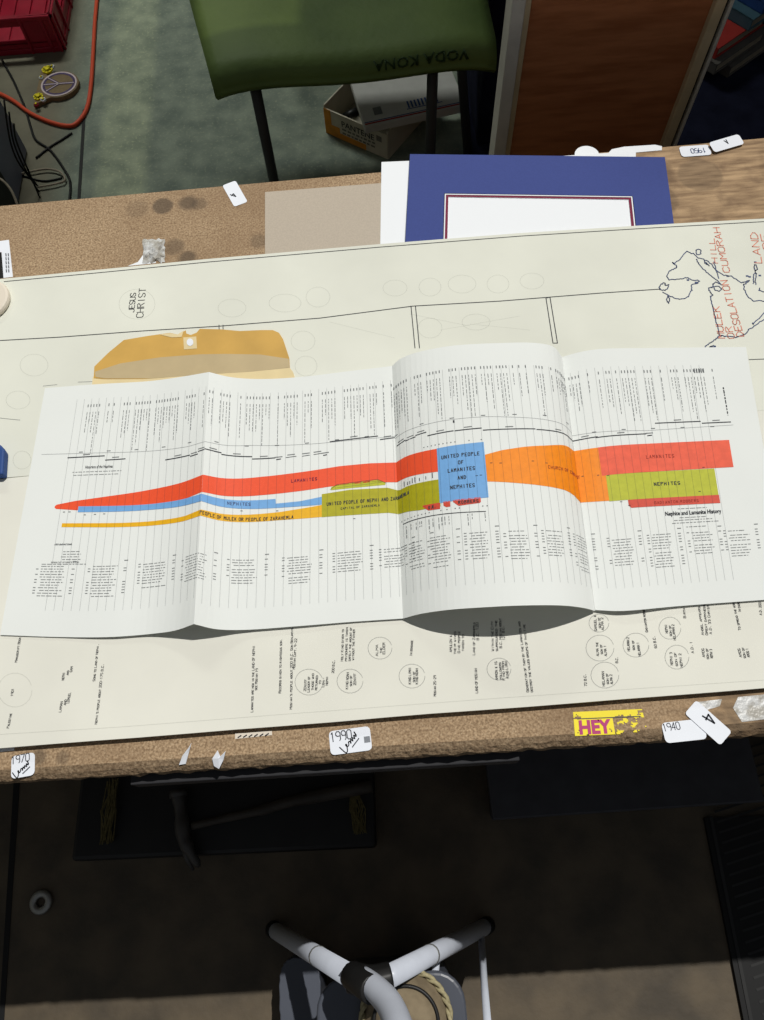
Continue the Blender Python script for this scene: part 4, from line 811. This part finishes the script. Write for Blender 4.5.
s = MB(); z = .085; s.tube(smooth_path([at(192, 826, z), at(230, 817, z), at(262, 810, z), at(293, 801, z), at(372, 786, z)], 4), [.007] * 4 + [.008] * 4 + [.010] * 5 + [.012] * 4, 'hammerwood', 10); s.build('handle', hm, smooth=True)
s = MB(); s.tube(smooth_path([at(178, 792, z), at(180, 806, z), at(182, 822, z), at(184, 838, z), at(190, 852, z), at(199, 866, z - .02)], 3), [.013] * 3 + [.011] * 3 + [.014] * 3 + [.012] * 3 + [.008] * 3 + [.004], 'hammer_steel', 12); s.tube([at(184, 840, z), at(187, 858, z - .01), at(193, 870, z - .025)], [.008, .006, .003], 'hammer_steel', 8); s.tube([at(178, 790, z), at(178.5, 797, z)], .0165, 'hammer_steel', 14); s.build('head', hm, smooth=True)
rb = empty('storage_box', (.39, .12, 0), 'dark grey lidded box under the bench at the right', 'box')
pa, pb = at(486, 823, 0), at(738, 806, 0); an = math.atan2(pb.y - pa.y, pb.x - pa.x); Rz_ = Matrix.Rotation(an, 3, 'Z'); wb = (pb - pa).length; mid = (pa + pb) / 2
s = MB(); s.box(mid + Rz_ @ Vector((0, .16, .055)), (wb - .02, .30, .11), 'blackplastic', Rz_); s.build('box_body', rb, bevel=.006)
s = MB(); s.box(mid + Rz_ @ Vector((0, .16, .115)), (wb, .32, .016), 'darkgrey', Rz_); s.box(mid + Rz_ @ Vector((0, .012, .105)), (wb, .012, .03), 'darkgrey', Rz_); s.build('lid', rb, bevel=.003)
mtp = [at(*p, 0) for p in ((703, 818), (746, 1040), (900, 1040), (880, 812), (703, 818))]
s = MB(); s.prism([mtp[0], mtp[1], mtp[2], mtp[3]], 0, .008, 'black')
e0, e1 = mtp[0], mtp[1]; s.ribbon([e0 + Vector((.012, 0, .0095)), e1 + Vector((.012, 0, .0095))], .006, 'blackplastic')
for k in range(26): y = e1.y + k * .018; x = e1.x + .035; s.ribbon([(x, y, .0088), (x + .28, y + .06, .0088)], .004, 'blackplastic')
tag(s.build('rubber_mat'), 'black ribbed rubber mat on the floor at the lower right', 'mat')

# tripod stand with white tubes
hub = at(370, 982, .45); st = empty('tripod_stand', (hub.x, hub.y, 0), 'white tubular tripod stand with black hub, on the floor in front of the bench', 'stand')
def leg(name, pts, r, foot=None):
    s = MB(); s.tube(pts, r, 'tube', 16); o = s.build(name, st, smooth=True)
    if foot: s = MB(); s.tube(foot, r * 1.08, 'black', 14); f_ = s.build('rubber_foot', o, smooth=True)
    return o
lt, rt = at(276, 931, .025), at(484, 927, .025)
for tip, h0 in ((lt, at(352, 977, .44)), (rt, at(388, 977, .44))):
    d = (tip - h0).normalized(); leg('leg', [h0, tip], .0138, [tip - d * .002, tip + d * .022])
    s = MB(); c = h0.lerp(tip, .36); s.tube([c - d * .002, c + d * .002], .0146, 'steel', 16); s.build('locking_ring', st, smooth=True)
t3 = Vector((hub.x + .004, hub.y + .022, 0)); h3 = hub + Vector((.004, .004, -.02)); 
pp = [at(361, 978, .462), at(367, 982, .482), at(378, 991, .505), at(389, 1004, .530), at(397, 1022, .560), at(408, 1062, .62)]
s = MB(); path = smooth_path(pp, 6); s.tube(path, [.0140 + .003 * i / (len(path) - 1) for i in range(len(path))], 'tube', 18); s.build('post', st, smooth=True)
s = MB(); a_, b_ = at(350, 977, .45), at(391, 977, .45); s.tube(smooth_path([a_, (a_ + b_) / 2 + Vector((0, -.004, .004)), b_], 4), .0185, 'blackplastic', 12); s.tube([at(352, 975, .45), at(373, 990, .50)], .0170, 'blackplastic', 14); s.build('hub', st, smooth=True, bevel=.002)
s = MB(); s.tube([at(346, 966, .40), at(368, 977, .44)], .004, 'blackplastic', 8); s.build('brace', st, smooth=True)
s = MB(); s.tube([at(440, 951, .2), at(436, 963, .22), at(434, 985, .25)], .006, 'tube', 10); s.build('brace', st, smooth=True)
s = MB(); s.tube([at(481, 932, .05), at(484, 980, .16), at(488, 1030, .30)], .0058, 'tube', 10); s.build('rod', st, smooth=True)
# grey tub with slipper, ribbed container
def rr_poly(c, w, h, r, n=6):
    pts = []
    for cx, cy, a0 in ((w / 2 - r, -h / 2 + r, -PI / 2), (w / 2 - r, h / 2 - r, 0), (-w / 2 + r, h / 2 - r, PI / 2), (-w / 2 + r, -h / 2 + r, PI)):
        for k in range(n + 1): a = a0 + k * PI / 2 / n; pts.append((c.x + cx + r * math.cos(a), c.y + cy + r * math.sin(a)))
    return pts
tc = (at(315, 972, .33) + at(463, 974, .33)) / 2; wT = at(463, 974, .33).x - at(315, 972, .33).x; tc.y -= .122
gt = empty('plastic_tub', (tc.x, tc.y, 0), 'grey plastic tub with rounded corners, behind the tripod hub', 'tub')
s = MB(); s.prism(rr_poly(tc, wT - .02, .22, .035), 0, .315, 'greyplastic'); s.build('tub_body', gt, bevel=.006)
s = MB(); s.prism(rr_poly(tc, wT, .24, .04), .315, .330, 'greyplastic'); s.build('tub_lid', gt, bevel=.005, seg=3)
rc = at(299, 953, .10); s = MB(); cx, cy = rc.x, rc.y - .062; pts = []
for k in range(48): a = k * 2 * PI / 48; r = 1 + .03 * (k % 2); ca, sa = math.cos(a), math.sin(a); pts.append((cx + .034 * r * math.copysign(abs(ca) ** .6, ca), cy + .055 * r * math.copysign(abs(sa) ** .6, sa)))
s.prism(pts, 0, .10, 'greyplastic'); tag(s.build('ribbed_container', bevel=.002), 'grey ribbed plastic container left of the grey tub', 'container')
# slipper: rounded toe on the tub, trim around it
sc_ = at(403, 1022, .355); sl = empty('slipper', (sc_.x, sc_.y, .33), 'tan suede slipper with braided rope trim, on the grey tub', 'slipper')
RX, RY = .060, .058
def sp(a, k): 
    ca, sa = math.cos(a), math.sin(a); return Vector((sc_.x + .004 + RX * k * ca, sc_.y + (RY * k * sa if sa > 0 else .15 * k * sa), 0))
rows = []
for j in range(10):
    k = 1 - j / 9; z = .33 + .045 * math.sin(min(1, (1 - k) * 1.5) * PI / 2)
    rows.append([sp(a * 2 * PI / 40, max(k, .01)) + Vector((0, 0, z)) for a in range(40)])
s = MB(); s.grid([[p + Vector((0, 0, 0)) for p in rows[0]]] + rows[1:], 'suede', closed=True); s.build('upper', sl, smooth=True)
s = MB(); pa_ = [sp(a, 1.0) + Vector((0, 0, .338)) for a in [(-.9 + k * (PI + 1.8) / 70) for k in range(71)]]
for ph in (0, PI): s.tube([p + Vector((.0025 * math.cos(i * .9 + ph), .0025 * math.sin(i * .9 + ph), .003 * math.sin(i * .9 + ph))) for i, p in enumerate(pa_)], .0030, 'rope', 6)
s.build('rope_trim', sl, smooth=True)
s = MB(); s.tube([sp(a, .72) + Vector((0, 0, .360)) for a in [(-.6 + k * (PI + 1.2) / 40) for k in range(41)]], .0028, 'blackplastic', 6); s.build('seam', sl, smooth=True)
